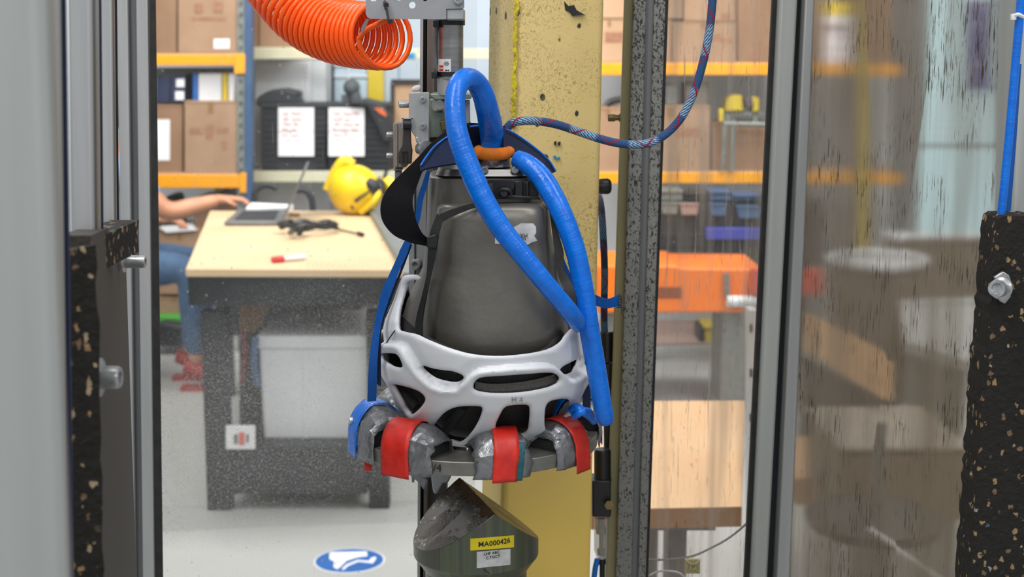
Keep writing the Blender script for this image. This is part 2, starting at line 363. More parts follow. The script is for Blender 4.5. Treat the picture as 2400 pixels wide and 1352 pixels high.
def obj(name, g, mat, bevel=0, seg=2, smooth=True, angle=38, solid=None, sub=0, center=None, fixn=True):
    V = [Vector(v) for v in g[0]]
    lo = Vector([min(v[i] for v in V) for i in range(3)]); hi = Vector([max(v[i] for v in V) for i in range(3)])
    c = Vector(center) if center is not None else Vector(((lo.x + hi.x) / 2, (lo.y + hi.y) / 2, lo.z))
    me = bpy.data.meshes.new(name); me.from_pydata([tuple(v - c) for v in V], [], [tuple(f) for f in g[1]])
    if len(g) > 2 and g[2] is not None:
        uvl = me.uv_layers.new(name='UVMap')
        for p in me.polygons:
            us = [g[2][me.loops[l].vertex_index] for l in p.loop_indices]; wrap = max(u[1] for u in us) - min(u[1] for u in us) > .6 and len(us) == 4
            for l, u in zip(p.loop_indices, us): uvl.data[l].uv = (u[0], u[1] + 1 if (wrap and u[1] < .5) else u[1])
    if fixn:
        bm = bmesh.new(); bm.from_mesh(me); bmesh.ops.recalc_face_normals(bm, faces=bm.faces); bm.to_mesh(me); bm.free()
    if smooth:
        me.polygons.foreach_set('use_smooth', [True] * len(me.polygons)); me.set_sharp_from_angle(angle=math.radians(angle))
    if isinstance(mat, str): mat = mats[mat]
    me.materials.append(mat)
    o = bpy.data.objects.new(name, me); o.location = c; C.objects.link(o)
    if solid is not None: md = o.modifiers.new('thick', 'SOLIDIFY'); md.thickness = solid; md.offset = -1
    if bevel: md = o.modifiers.new('bevel', 'BEVEL'); md.width = bevel; md.segments = seg; md.limit_method = 'ANGLE'; md.angle_limit = math.radians(35); md.harden_normals = False
    if sub: md = o.modifiers.new('sub', 'SUBSURF'); md.levels = sub; md.render_levels = sub
    return o
def tag(o, label, cat, group=None, kind=None):
    o['label'] = label
    if cat: o['category'] = cat
    if group: o['group'] = group
    if kind: o['kind'] = kind
    return o
def struct(o, label=None):
    o['kind'] = 'structure'
    if label: o['label'] = label
    return o
def wbox(o):
    P = [o.location + Vector(c) for c in o.bound_box]
    return P
def sub_(part, *kids):
    for k in kids: k.parent = part; k.location = k.location - part.location
    return part
def thing(name, label, cat, parts, group=None, kind=None):
    P = []
    for p in parts: P += [p.location + v.co for v in p.data.vertices]
    lo = Vector([min(v[i] for v in P) for i in range(3)]); hi = Vector([max(v[i] for v in P) for i in range(3)])
    e = bpy.data.objects.new(name, None); e.empty_display_size = .02; C.objects.link(e)
    e.location = ((lo.x + hi.x) / 2, (lo.y + hi.y) / 2, lo.z)
    for p in parts: p.parent = e; p.location = p.location - e.location
    tag(e, label, cat, group, kind) if cat else (e.__setitem__('kind', 'structure'), e.__setitem__('label', label))
    return e
def lab(o, s): o['label'] = s; return o
def text(name, s, size, loc, M3, mat, depth=.0002, align='CENTER', bold=.0):
    cu = bpy.data.curves.new(name, 'FONT'); cu.body = s; cu.size = size; cu.extrude = depth; cu.align_x = align; cu.align_y = 'CENTER'; cu.resolution_u = 2; cu.offset = bold
    t = bpy.data.objects.new(name, cu); C.objects.link(t); dg = bpy.context.evaluated_depsgraph_get()
    me = bpy.data.meshes.new_from_object(t.evaluated_get(dg)); bpy.data.objects.remove(t)
    V = [M3 @ v.co + Vector(loc) for v in me.vertices]; Fs = [tuple(p.vertices) for p in me.polygons]
    bpy.data.meshes.remove(me)
    return obj(name, (V, Fs), mat, smooth=False)
FACE = Matrix(((1, 0, 0), (0, 0, -1), (0, 1, 0)))       # text plane facing -Y, upright
def post(sec, top=-420, z0=0.0):
    """leaning vertical member: sec = (x at picture top, x at picture foot, Y) round its cross-section"""
    V = []
    def at(xt, xb, Y, py):
        return U(xt + (xb - xt) * py / 1352.0, py, Y)
    n = len(sec); bot = []; topv = []
    for xt, xb, Y in sec:
        a, b = at(xt, xb, Y, 0), at(xt, xb, Y, 1352)
        s0 = (z0 - a.z) / (b.z - a.z); tz = 2.35; s1 = (tz - a.z) / (b.z - a.z)
        bot.append(a.lerp(b, s0) if s0 <= 1 else a + (b - a) * s0); topv.append(a + (b - a) * s1)
    return (bot + topv, [tuple(reversed(range(n))), tuple(range(n, 2 * n))] + [(i, (i + 1) % n, (i + 1) % n + n, i + n) for i in range(n)])
def many(name, gs, mat, **k): return [obj(name, g, mat, **k) for g in gs]
def carton(label, x0, y0, x1, y1, Y, depth, mat='card', group=None, sticker=None, name='cardboard_box', print_=None):
    body = obj('body', pr(x0, y0, x1, y1, Y, depth), mat, bevel=.004)
    mx = (x0 + x1) / 2; ww = max(3, (x1 - x0) * .05); h = (y1 - y0)
    tp = obj('packing_tape', join(pr(mx - ww, y0, mx + ww, y0 + h * .18, Y - .0015, .001)), 'tape_card', smooth=False)
    seam = obj('lid_flap', pr(x0 + 2, y0 + 1, x1 - 2, y0 + max(3, h * .03), Y - .003, .004), mat, smooth=False)
    parts = [body, tp, seam]
    if sticker: parts.append(lab(obj('sticker', pr(*sticker, Y - .003, .002), 'paper', smooth=False), 'white paper sticker'))
    if print_: parts.append(lab(obj('printed_marks', join(*[pr(*q, Y - .0018, .001) for q in print_]), print_mat, smooth=False), 'faded printed marks'))
    return thing(name, label, 'box', parts, group)
print_mat = M('faded ink', '#8a5f4c', .8, n=40, col2='#9c7456')
print_red = M('red ink', '#b0503e', .8, n=40, col2='#a9745a')
def bar(xt0, xb0, xt1, xb1, Y, depth, z0=0.0, z1=2.35):
    """leaning upright whose front face lies in the plane at Y, depth pushed straight back"""
    def edge(xt, xb, z):
        a, b = U(xt, 0, Y), U(xb, 1352, Y); return a + (b - a) * ((z - a.z) / (b.z - a.z))
    P = [edge(xt0, xb0, z0), edge(xt1, xb1, z0), edge(xt1, xb1, z1), edge(xt0, xb0, z1)]
    return prism(P, (0, depth, 0))
# ================================================================== room
struct(obj('floor', box(-6, 6, -1.5, 9.2, -.1, 0), 'floor', smooth=False), 'smooth pale grey sealed concrete floor')
struct(obj('wall_back', box(-6, 6, 9.2, 9.35, 0, 4.6), 'wall', smooth=False), 'pale grey painted back wall')
# window in the wall at the far right, lit from outside, with slatted blind
YW = 6.4
def win():
    k = NT('daylit window pane'); k.n.remove(k.b); e = k.n.new('ShaderNodeEmission'); X, Y, Z = k.sep()
    e.inputs[0].default_value = hexc('#b9dbe2'); e.inputs[1].default_value = 2.3; k.link(e.outputs[0], k.out.inputs[0]); return k.m
a = U(2140, 545, YW); b = U(2450, -160, YW)
fr = obj('window_frame', join(pr(2128, -160, 2172, 560, YW, .09), pr(2172, 548, 2460, 566, YW, .09), pr(2172, 338, 2460, 346, YW + .02, .05)), M('grey window frame', '#6c7176', .5), smooth=False)
pn = obj('pane', pr(2170, -160, 2460, 550, YW + .05, .01), win(), smooth=False)
slm = M('white blind slat', '#c6d9de', .7)
slats = []
sl0 = None
for i in range(26):
    y = -150 + i * 19
    if y > 335: break
    if sl0 is None: sl0 = obj('slat', pr(2176, y + 11, 2456, y + 15, YW + .03, .004), slm, smooth=False); sl = sl0
    else: sl = sl0.copy(); C.objects.link(sl); sl.location = sl0.location + (U(2176, y + 15, YW + .03) - U(2176, -135, YW + .03))
    slats.append(sl)
wnd = thing('window_1', 'tall daylit window with white blind', None, [fr, pn] + slats)
def backlit(name, col):
    k = NT(name); k.n.remove(k.b); a_ = k.n.new('ShaderNodeBsdfTranslucent'); b_ = k.n.new('ShaderNodeBsdfDiffuse'); m_ = k.n.new('ShaderNodeMixShader')
    c_ = k.mix(k.noise(8), hexc(col), tuple(x * .9 for x in hexc(col)[:3]) + (1,)); k.link(c_, a_.inputs[0]); k.link(c_, b_.inputs[0]); m_.inputs[0].default_value = .3
    k.link(a_.outputs[0], m_.inputs[1]); k.link(b_.outputs[0], m_.inputs[2]); k.link(m_.outputs[0], k.out.inputs[0]); return k.m
# blue notice hanging in front of the window
bm_ = obj('sheet', pr(2290, 4, 2388, 212, YW - .03, .006), backlit('white notice sheet', '#dceaf0'), smooth=False)
b1 = obj('blue_field', pr(2290, 4, 2340, 210, YW - .034, .003), backlit('blue print', '#3566d0'), smooth=False)
b2 = many('blue_border', [pr(2340, 4, 2388, 9, YW - .034, .003), pr(2340, 204, 2388, 210, YW - .034, .003)], 'folder_blue', smooth=False)
wl = many('print_line', [pr(2300, y, 2300 + ln, y + 3, YW - .036, .001) for y, ln in ((16, 30), (28, 8), (40, 10), (54, 20), (66, 6), (150, 24))], 'paper', smooth=False)
tx = text('lettering', 'I24235', .035, U(2318, 223, YW - .033), FACE, 'folder_blue')
thing('notice', 'blue and white notice sheet hanging in front of the daylit window', 'notice', [bm_, b1, tx] + b2 + wl)

# wall panelling behind, left and middle
YB = 8.6
pnl = obj('grey_wall_panels', join(*[pr(x0, -260, x1, 398, YB, .06) for x0, x1 in ((584, 714), (716, 806), (808, 934), (936, 1064), (1066, 1290))]), 'wall_blue', smooth=False)
struct(pnl, 'grey blue partition panels with upright joints'); pnl.name = 'wall_partition'
pl = obj('wall_partition_low', pr(560, 427, 1130, 640, YB - .02, .06), 'white_plastic', smooth=False); struct(pl, 'white lower wall panels')
obj_ = obj('yellow_stripe', pr(862, 150, 899, 300, YB - .03, .02), 'yellow_dull', smooth=False); struct(obj_, 'yellow vertical post on the partition'); obj_.name = 'trim_1'
o = obj('trim_2', pr(772, 148, 783, 240, YB - .03, .03), 'charcoal', smooth=False); struct(o, 'dark partition joint')
wp = thing('white_locker', 'tall white cabinet standing behind the black crates', 'cabinet', [
    obj('body', pr(592, 141, 728, 560, 8.25, .3), 'white_plastic', bevel=.004), obj('door', pr(598, 146, 722, 552, 8.235, .016), 'white_plastic', bevel=.003),
    obj('side_panel', pr(729, 141, 764, 560, 8.3, .25), 'wall', bevel=.003)])
# cream rack beams
def beam(name, label, x0, y0, x1, y1, Y, mat, ends=(), group=None):
    parts = [obj('rail', pr(x0, y0, x1, y1, Y, .05), mat, bevel=.004)]
    for e in ends: parts.append(obj('end_plate', pr(*e, Y - .008, .02), mat, bevel=.002))
    return thing(name, label, 'shelf beam', parts, group)
beam('shelf_beam', 'cream upper shelf beam with a small blue tag', 584, 114, 1290, 139, 8.0, 'cream_metal')
bt = obj('blue_tag', pr(943, 124, 973, 136, 7.985, .008), M('sky blue tag', '#2e9bd6', .5), smooth=False)
thing('shelf_tag', 'small sky blue tag on the cream upper beam', 'label', [bt, text('lettering', '5052', .028, U(958, 130, 7.984), FACE, 'navy')])
beam('shelf_beam', 'cream lower shelf beam under the black crates', 592, 401, 1130, 427, 7.9, 'cream_metal')
o = tag(obj('shelf_board', pr(592, 401, 930, 404, 7.96, .45), 'cream_metal', smooth=False), 'cream shelf board carrying the black crates', 'shelf')
o = tag(obj('shelf_board', pr(584, 110, 705, 114, 8.05, .42), 'cream_metal', smooth=False), 'cream shelf board carrying the upper boxes', 'shelf')
# glass cupboard with tool silhouettes
g1 = obj('back_panel', pr(784, 152, 860, 244, 8.575, .03), M('pale blue glass', '#b6c8d4', .3), smooth=False)
g2 = many('frame_bar', [pr(782, 150, 862, 155, 8.56, .03), pr(815, 155, 819, 200, 8.56, .03), pr(782, 178, 862, 181, 8.56, .03), pr(782, 246, 862, 250, 8.56, .03)], 'white_plastic', smooth=False)
thing('glass_cupboard', 'pale blue glazed panel above the right black crate', 'cupboard', [g1] + g2)
hk = obj('vice_body', join(tube([U(835, 246, 8.3), U(832, 225, 8.3), U(826, 208, 8.3)], .035, 10), sphere(U(824, 205, 8.3), .05), tube([U(820, 204, 8.3), U(838, 200, 8.3)], .022, 8), pr(800, 222, 818, 244, 8.3, .05)), M('grey green machine', '#5f6468', .6))
tag(hk, 'small dark grey clamp tool silhouetted before the glazed panel', 'tool')
# framed brown board
thing('framed_board', 'brown board in a dark frame behind the rail', 'board', [obj('board', pr(922, 194, 982, 401, 8.1, .02), 'card_pale', smooth=False)] + many('frame_bar', [pr(916, 186, 1010, 196, 8.08, .04), pr(915, 196, 924, 401, 8.08, .04)], 'charcoal', smooth=False))
# top boxes of the middle bay
carton('brown box on the cream upper shelf, half behind the orange coil, left one', 588, -120, 606, 110, 8.05, .4, 'card2', name='cardboard_box')
carton('brown box on the cream upper shelf behind the orange coil, wide one', 608, -90, 700, 110, 8.05, .4, 'card')
# black crates
def ribs(x0, x1, y0, y1, Y, st=14):
    return join(*[pr(x0, y, x1, y + 4, Y, .012) for y in range(int(y0), int(y1), st)])
def scribble(name, x0, y0, x1, y1, Y, seed, rows):
    random.seed(seed); gs = []
    for k in range(rows):
        y = y0 + (y1 - y0) * (k + .3) / rows; n = random.choice((2, 3)); x = x0 + random.uniform(0, 8)
        for _ in range(n):
            L = random.uniform(10, 24)
            if x + L > x1: break
            P = [U(x + L * t / 6, y + random.uniform(-3, 3), Y) for t in range(7)]; gs.append(tube(P, .0022, 4, 2)); x += L + random.uniform(3, 8)
    return obj(name, join(*gs), print_ink)
print_ink = M('red marker ink', '#d9897f', .8)
cr1 = thing('black_crate', 'black ribbed storage crate with a white handwritten sheet, left one', 'crate', [
    obj('body', pr(613, 246, 765, 401, 7.92, .4), 'charcoal', bevel=.006), lab(obj('ribbing', join(ribs(618, 650, 262, 395, 7.912), ribs(740, 762, 262, 395, 7.912)), 'dark_steel', smooth=False), 'moulded ribs'),
    obj('lid', pr(609, 242, 769, 252, 7.9, .44), 'charcoal', bevel=.004)], 'black crates on the cream shelf')
cr2 = thing('black_crate', 'black ribbed storage crate with a white handwritten sheet, right one', 'crate', [
    obj('body', pr(769, 248, 915, 401, 7.92, .4), 'charcoal', bevel=.006), lab(obj('ribbing', join(ribs(856, 910, 266, 395, 7.912)), 'dark_steel', smooth=False), 'moulded ribs'),
    obj('lid', pr(767, 243, 916, 252, 7.9, .44), 'charcoal', bevel=.004)], 'black crates on the cream shelf')
for lb, x0, x1, sd in (('left', 652, 736, 3), ('right', 770, 854, 9)):
    s = 'white sheet with red handwriting taped to the %s black crate' % lb
    thing('paper_sheet', s, 'paper', [obj('sheet', pr(x0, 252, x1, 308, 7.898, .003), 'paper', smooth=False), obj('lower_fold', prism([U(x0, 309, 7.898), U(x1, 309, 7.898), U(x1, 366, 7.885), U(x0, 366, 7.885)], (0, .003, 0)), 'paper', smooth=False),
        scribble('handwriting', x0 + 8, 262, x1 - 8, 350, 7.893 if sd == 3 else 7.893, sd, 7)], 'handwritten sheets on the crates')
def blob(pts, Y, depth, mat, name, label, cat, bev=.012, group=None):
    return tag(obj(name, pp(pts, Y, depth), mat, bevel=bev, seg=3), label, cat, group)
blob([(598, 236), (606, 226), (622, 216), (640, 209), (662, 207), (690, 213), (699, 217), (695, 226), (700, 243), (612, 243), (606, 252), (600, 246)], 7.95, .22, 'charcoal', 'black_bag', 'crumpled black bag lying on the left black crate', 'bag')
bg = obj('body', pp([(816, 244), (822, 236), (850, 232), (880, 240), (905, 252), (916, 275), (918, 330), (900, 335), (860, 250)], 7.86, .3), 'charcoal', bevel=.015, seg=3)
og = lab(obj('orange_patch', pp([(876, 252), (896, 254), (905, 266), (906, 274), (890, 266)], 7.852, .01), M('orange cloth', '#d3683a', .7), smooth=False), 'orange patch')
thing('black_jacket', 'black jacket with an orange patch draped over the right crate', 'jacket', [bg, og])

# ------------------------------------------------------------------ left rack
YR = 7.6
def upright(label, x0, x1, Y, half=.5, group='blue rack uprights'):
    xm = x0 + (x1 - x0) * half
    fr = obj('flange', bar(xm, xm, x1, x1, Y, .07, z1=3.2), 'rack_blue', bevel=.003); bk = obj('web', bar(x0, x0, xm, xm, Y + .01, .06, z1=3.2), 'rack_grey', smooth=False)
    hs = obj('slots', join(*[pr(x0 + (xm - x0) * .4, y, x0 + (xm - x0) * .6, y + 9, Y + .004, .01) for y in range(-100, 640, 26)]), 'charcoal', smooth=False)
    return thing('rack_upright', label, 'rack post', [fr, bk, hs], group)
upright('blue and galvanised rack upright left of the white cabinet', 556, 590, YR)
beam('shelf_beam', 'orange upper shelf beam of the left rack', 215, 128, 556, 153, YR, 'orange_beam', [(549, 126, 574, 172)])
beam('shelf_beam', 'orange lower shelf beam of the left rack, above the seated arm', 215, 409, 566, 441, YR, 'orange_beam', [(562, 405, 577, 452)])
tag(obj('shelf_board', pr(215, 124, 556, 128, YR + .01, .55), 'card_pale', smooth=False), 'chipboard deck of the left rack upper shelf', 'shelf')
tag(obj('shelf_board', pr(215, 405, 566, 409, YR + .01, .55), 'card_pale', smooth=False), 'chipboard deck of the left rack lower shelf', 'shelf')
struct(obj('trim_3', pr(340, 158, 560, 182, 8.3, .05), 'rack_grey', smooth=False), 'grey rack cross rail')
gL = 'cardboard boxes on the left rack'
carton('big brown box on the left rack upper shelf beside the cage post', 300, -110, 414, 124, YR + .03, .5, 'card2', gL)
carton('big brown box with a white sticker on the left rack upper shelf', 417, -110, 556, 124, YR + .02, .5, 'card', gL, (501, 91, 538, 114), print_=[(455, 8, 475, 32), (500, 5, 522, 30), (448, 40, 530, 48)])
cb = carton('brown box with white papers on its face on the left rack lower shelf', 290, 246, 428, 405, YR + .04, .5, 'card2', gL, (362, 280, 398, 376))
carton('brown box with red brush marks on the left rack lower shelf', 432, 236, 556, 405, YR + .02, .5, 'card', gL, None, print_=[(444, 300, 478, 314), (482, 292, 500, 326), (508, 300, 536, 312), (520, 330, 532, 350)])
# middle row standing on the lower boxes
for lb, x0, x1, y0 in (('left', 366, 398, 180), ('right', 400, 433, 176)):
    nb = [obj('body', pr(x0, y0, x1, 240, YR + .06, .3), 'navy', bevel=.004)]
    if x0 == 400: nb.append(lab(obj('sticker', join(pr(413, 185, 432, 204, YR + .056, .004), pr(411, 214, 431, 234, YR + .056, .004)), 'paper', smooth=False), 'two white stickers'))
    thing('parts_bin', 'navy parts bin between the shelves of the left rack, %s one' % lb, 'bin', nb, 'navy parts bins')
thing('parts_bin', 'dark bin behind the navy parts bins', 'bin', [obj('body', pr(436, 172, 455, 236, YR + .2, .2), 'charcoal', bevel=.004)])
for nm, lb, x0, x1, m_ in (('lever_file', 'bright blue file standing on the brush marked box', 452, 463, 'folder_blue'), ('document_tray', 'white document box standing between the blue and the yellow file', 465, 519, 'white_plastic'), ('lever_file', 'yellow file standing on the brush marked box', 521, 534, 'yellow_dull'), ('paper_stack', 'leaning white paper stack next to the yellow file', 536, 552, 'paper')):
    bd = obj('body', pp([(x0, 172), (x1, 172), (x1 - (4 if nm == 'paper_stack' else 0), 236), (x0, 236)], YR + .08, .28), m_, bevel=.003)
    thing(nm, lb, 'file', [bd, obj('spine_edge', pr(x0 + 1, 232, x1 - 5, 236, YR + .075, .01), m_, smooth=False)])
# things low behind the arm
tag(obj('black_bag', pp([(440, 474), (470, 458), (510, 455), (530, 440), (552, 470), (560, 484), (430, 486)], 7.75, .25), 'charcoal', bevel=.015, seg=3), 'dark bag under the left rack behind the seated arm', 'bag')
tag(obj('black_bag', pp([(382, 474), (392, 458), (410, 456), (418, 480), (420, 536), (382, 536)], 7.75, .2), 'charcoal', bevel=.012, seg=3), 'small black bag under the left rack beside the sleeve', 'bag')
tag(obj('yellow_case', pr(502, 433, 538, 450, 7.8, .2), 'yellow_dull', bevel=.006), 'yellow case hanging behind the orange lower beam', 'case')
carton('low brown box under the left rack behind the hand', 455, 476, 582, 620, 7.75, .3, 'card2')
carton('brown box on the floor beside the jeans, upper one', 372, 534, 470, 690, 7.7, .4, 'card')
carton('open brown box on the floor with white paper, beside the forearm', 300, 536, 372, 690, 7.75, .4, 'card2')
tag(obj('paper_stack', pp([(372, 533), (440, 528), (462, 540), (390, 546)], 7.68, .2), 'paper', bevel=.003), 'loose white sheets on the brown box beside the jeans', 'paper')
carton('brown box on the floor behind the shins', 360, 697, 455, 748, 7.7, .35, 'card')
tag(obj('green_mat', join(pr(360, 742, 445, 768, 7.6, .2)), 'green', bevel=.01), 'folded green mat under the brown box', 'mat')
tag(obj('floor_bag', pp([(350, 768), (380, 756), (430, 764), (452, 778), (456, 812), (350, 812)], 7.5, .3), 'charcoal', bevel=.02, seg=3), 'dark bag on the floor by the red shoes', 'bag')
tag(obj('white_bar', pr(360, 926, 436, 936, 6.6, .04), 'white_plastic', bevel=.003), 'thin white bar lying on the floor left of the workbench', 'bar')
# ------------------------------------------------------------------ workbench and what stands on it
DZ = .876
c0, c1, c2, c3 = Uz(435, 630, DZ), Uz(945, 632, DZ), Uz(872, 494, DZ), Uz(492, 494, DZ)
topg = prism([c0, c1, c2, c3], (0, 0, -.028))
tp = obj('bench_top', topg, 'ply', bevel=.003)
def inset(P, k):
    c = sum(P, Vector()) / 4; return [c + (p - c) * k for p in P]
ap = inset([c0, c1, c2, c3], .985)
apron = obj('apron', prism([p - Vector((0, 0, .029)) for p in ap], (0, 0, -.10)), 'dark_steel', smooth=False)
def leg(px0, px1, Yf, zt=.72, d=.07):
    a = Uz(px0, 1195, 0); x0 = U(px0, 900, Yf).x; x1 = U(px1, 900, Yf).x; return box(x0, x1, Yf, Yf + d, 0, zt)
Yl = c0.y + .03
legs = [obj('leg', leg(475, 532, Yl), 'dark_steel', bevel=.004), obj('leg', leg(860, 908, Yl + .02), 'dark_steel', bevel=.004)]
yb = c2.y - .15
legs += [obj('leg', leg(512, 545, yb), 'dark_steel', bevel=.004), obj('leg', leg(815, 850, yb), 'dark_steel', bevel=.004)]
cross = obj('lower_shelf', box(U(535, 1060, Yl).x, U(858, 1060, Yl).x, Yl + .01, Yl + .9, U(700, 1160, Yl).z, U(700, 1045, Yl).z), 'dark_steel', bevel=.004)
backp = obj('back_panel', box(U(540, 1060, yb).x, U(815, 1060, yb).x, yb, yb + .03, .30, .75), 'dark_steel', smooth=False)
thing('workbench', 'plywood topped workbench with black steel frame', 'table', [tp, apron, cross, backp] + legs)
cpl = obj('edge_channel', tube([Uz(868, 492, DZ + .012), Uz(940, 612, DZ + .012)], .014, 8, 1), 'rack_grey'); tag(cpl, 'grey conduit lying along the right edge of the workbench', 'conduit')
# card on the shelf with red mark
thing('shelf_sign', 'white card with a red mark hung on the workbench lower shelf', 'sign', [obj('card', pr(529, 997, 598, 1053, Yl - .012, .006), 'paper', bevel=.002), lab(obj('red_mark', join(pr(560, 1013, 573, 1043, Yl - .014, .002)), M('red print', '#d8705f', .7), smooth=False), 'red mark'), obj('grey_mark', join(pr(548, 1018, 557, 1040, Yl - .014, .002), pr(577, 1018, 583, 1036, Yl - .014, .002)), 'shade', smooth=False)])
# white bin under the bench
Yb_ = Yl + .10
bz = U(700, 1030, Yb_).z
def tap(x0, y0, x1, y1, k, Y, d):
    w_ = (x1 - x0) * k; return prism([U(x0, y0, Y), U(x1, y0, Y), U(x1 - w_, y1, Y), U(x0 + w_, y1, Y)], (0, d, 0))
thing('storage_bin', 'large translucent white bin under the workbench', 'bin', [obj('tub', tap(606, 800, 866, 1030, .045, Yb_, .5), 'bin_white', bevel=.012, seg=3), obj('rim', pr(600, 786, 870, 818, Yb_ - .015, .53), 'bin_white', bevel=.008), lab(obj('rib', pr(712, 820, 722, 1026, Yb_ - .004, .006), 'bin_white', smooth=False), 'moulded rib')])
thing('parts_bin', 'dark clutter crate behind the white bin under the workbench', 'bin', [obj('body', pr(560, 790, 850, 1040, Yb_ + .6, .3), 'charcoal', bevel=.01)])
carton('small brown box under the workbench beside the left leg', 562, 672, 600, 780, Yl + .5, .2, 'card2')
tag(obj('cardboard_flap', pp([(590, 705), (632, 672), (672, 700), (640, 712), (600, 770), (585, 760)], Yl + .45, .02), 'card2', smooth=False), 'torn cardboard flap leaning under the workbench', 'cardboard')
tag(obj('red_clamp', tube([U(712, 655, Yl + .6), U(735, 660, Yl + .6), U(728, 690, Yl + .6), U(712, 720, Yl + .6), U(706, 740, Yl + .6)], .016, 8), M('dark red enamel', '#7c2c2e', .5)), 'dark red curved clamp under the workbench top', 'clamp')
tag(obj('blue_strap', tube([U(600, 790, Yl + .05), U(596, 840, Yl + .02), U(603, 905, Yl + .02)], .012, 8), 'rack_blue'), 'dark blue strap hanging at the bin rim', 'strap')
tag(obj('red_straps', tube([U(570, 770, Yl + .3), U(574, 830, Yl + .3), U(566, 900, Yl + .3)], .01, 6), M('dark red web', '#8e3b39', .7)), 'thin red strap hanging under the workbench', 'strap')
# red marker
p0, p1 = Uz(637, 609, DZ + .012), Uz(716, 602, DZ + .012); pm = p0.lerp(p1, .34)
thing('marker_pen', 'white marker pen with a red cap lying on the workbench', 'pen', [obj('barrel', lathe(pm, p1, [(0, .011), (.9, .011), (.93, .009), (1, .009)], 16), 'paper'), lab(obj('cap', lathe(p0, pm, [(0, .009), (.1, .012), (1, .012)], 16), 'red'), 'red cap')])
# coiled cable
random.seed(11); P = []
cc = Uz(722, 536, DZ + .02)
for i in range(110):
    t = i / 109 * 2 * math.pi * 7; r1 = .115 + random.uniform(-.012, .012); r2 = .075 + random.uniform(-.02, .02)
    P.append(cc + Vector((r1 * math.cos(t), r2 * math.sin(t), random.uniform(-.008, .022) + .008)))
tail = [Uz(780, 532, DZ + .008), Uz(810, 541, DZ + .008), Uz(846, 549, DZ + .008)]
thing('coiled_cable', 'bundle of black cable coiled on the workbench', 'cable', [obj('coil', tube(P, .0045, 6, 3), 'black_plastic'), obj('tail', tube([P[-1]] + tail, .004, 6, 5), 'black_plastic'), obj('plug', cyl(Uz(840, 547, DZ + .01), Uz(850, 550, DZ + .01), .009, 10), 'black_plastic'),
    obj('wrap', tube([Uz(680, 545, DZ + .02), Uz(696, 536, DZ + .045), Uz(712, 532, DZ + .035), Uz(700, 548, DZ + .01)], .012, 6, 4), 'black_plastic')])
# laptop (screen seen almost edge-on, leaning right)
l0, l1, l2, l3 = Uz(526, 530, DZ), Uz(660, 530, DZ), Uz(672, 500, DZ), Uz(560, 500, DZ)
base_ = obj('base', prism([p + Vector((0, 0, .002)) for p in (l0, l1, l2, l3)], (0, 0, .018)), 'shade', bevel=.003)
kb = obj('keyboard', prism([p + Vector((0, 0, .021)) for p in inset([l0, l1, l2, l3], .72)], (0, 0, .002)), 'charcoal', smooth=False)
s1_, s2_ = l1 + Vector((0, 0, .02)), l2 + Vector((0, 0, .02)); lean = Vector((.10, 0, .22))
scr = obj('screen', prism([s1_, s2_, s2_ + lean, s1_ + lean], (.012, 0, .004)), 'shade', bevel=.002)
thing('laptop', 'open grey laptop on the workbench, screen leaning to the right', 'laptop', [base_, kb, scr])
tag(obj('paper_stack', prism([Uz(576, 503, DZ), Uz(676, 500, DZ), Uz(688, 494, DZ), Uz(590, 489, DZ)], (0, 0, .03)), 'paper', bevel=.002), 'white papers behind the laptop', 'paper')
tag(obj('wood_strip', prism([Uz(676, 508, DZ), Uz(704, 508, DZ), Uz(700, 503, DZ), Uz(678, 503, DZ)], (0, 0, .01)), 'wood_edge', bevel=.002), 'small wooden strip lying right of the laptop', 'wood')
# hoops behind the bench
for lb, P in (('left', [(590, 900), (592, 600), (596, 474), (598, 450), (612, 437), (630, 434), (650, 441)]), ('right', [(694, 446), (714, 446), (728, 460), (733, 490), (734, 560), (732, 700), (730, 900)])):
    tag(obj('chair_armrest', tube([U(x, y, 7.3) for x, y in P], .017, 10), 'charcoal'), 'curved black armrest behind the workbench, %s one' % lb, 'armrest', 'curved black armrests')
# yellow safety helmet with ear defenders, lying on its back
hc = Uz(832, 503, DZ) + Vector((0, .02, .112))
Rm = Matrix.Rotation(math.radians(-62), 3, 'Y') @ Matrix.Rotation(math.radians(8), 3, 'Z')
def helm_pt(g, c): return ([Rm @ (v - c) + c for v in g[0]], g[1])
sh = sphere(hc, .118, 32, 20, 1.0, 1.05, 1.1)
cut = [v for v in sh[0]]
shell = obj('shell', helm_pt(sh, hc), 'yellow')
def bulge(): return sphere(hc + Vector((-.055, 0, .085)), .045, 16, 10, .7, 1, 1)
crest = obj('crest', tube([hc + Vector((-.123, -.01, .0)), hc + Vector((-.085, -.01, .085)), hc + Vector((-.045, -.01, .136)), hc + Vector((-.01, -.01, .115))], .028, 10, 5), 'yellow')
band = obj('slot_marks', join(pp([(797, 450), (802, 450), (810, 461), (805, 464)], hc.y - .112, .02), pp([(820, 482), (824, 480), (830, 490), (826, 492)], hc.y - .105, .02)), 'charcoal', smooth=False)
clip = obj('side_clip', join(pp([(829, 470), (845, 458), (850, 462), (835, 476)], hc.y - .128, .03), pp([(845, 459), (866, 445), (869, 449), (850, 463)], hc.y - .132, .02)), 'charcoal', bevel=.003)
e1 = obj('ear_cup', lathe(U(876, 430, hc.y - .03), U(860, 452, hc.y - .08), [(0, .03), (.3, .052), (.8, .052), (1, .035)], 20), 'charcoal')
e2 = lab(obj('ear_cup', lathe(U(921, 436, hc.y), U(900, 445, hc.y - .03), [(0, .045), (.4, .06), (1, .055)], 20), 'yellow'), 'yellow outer ear cup')
e3 = obj('ear_cushion', lathe(U(903, 444, hc.y - .03), U(893, 448, hc.y - .03), [(0, .06), (.5, .066), (1, .05)], 20), 'charcoal')
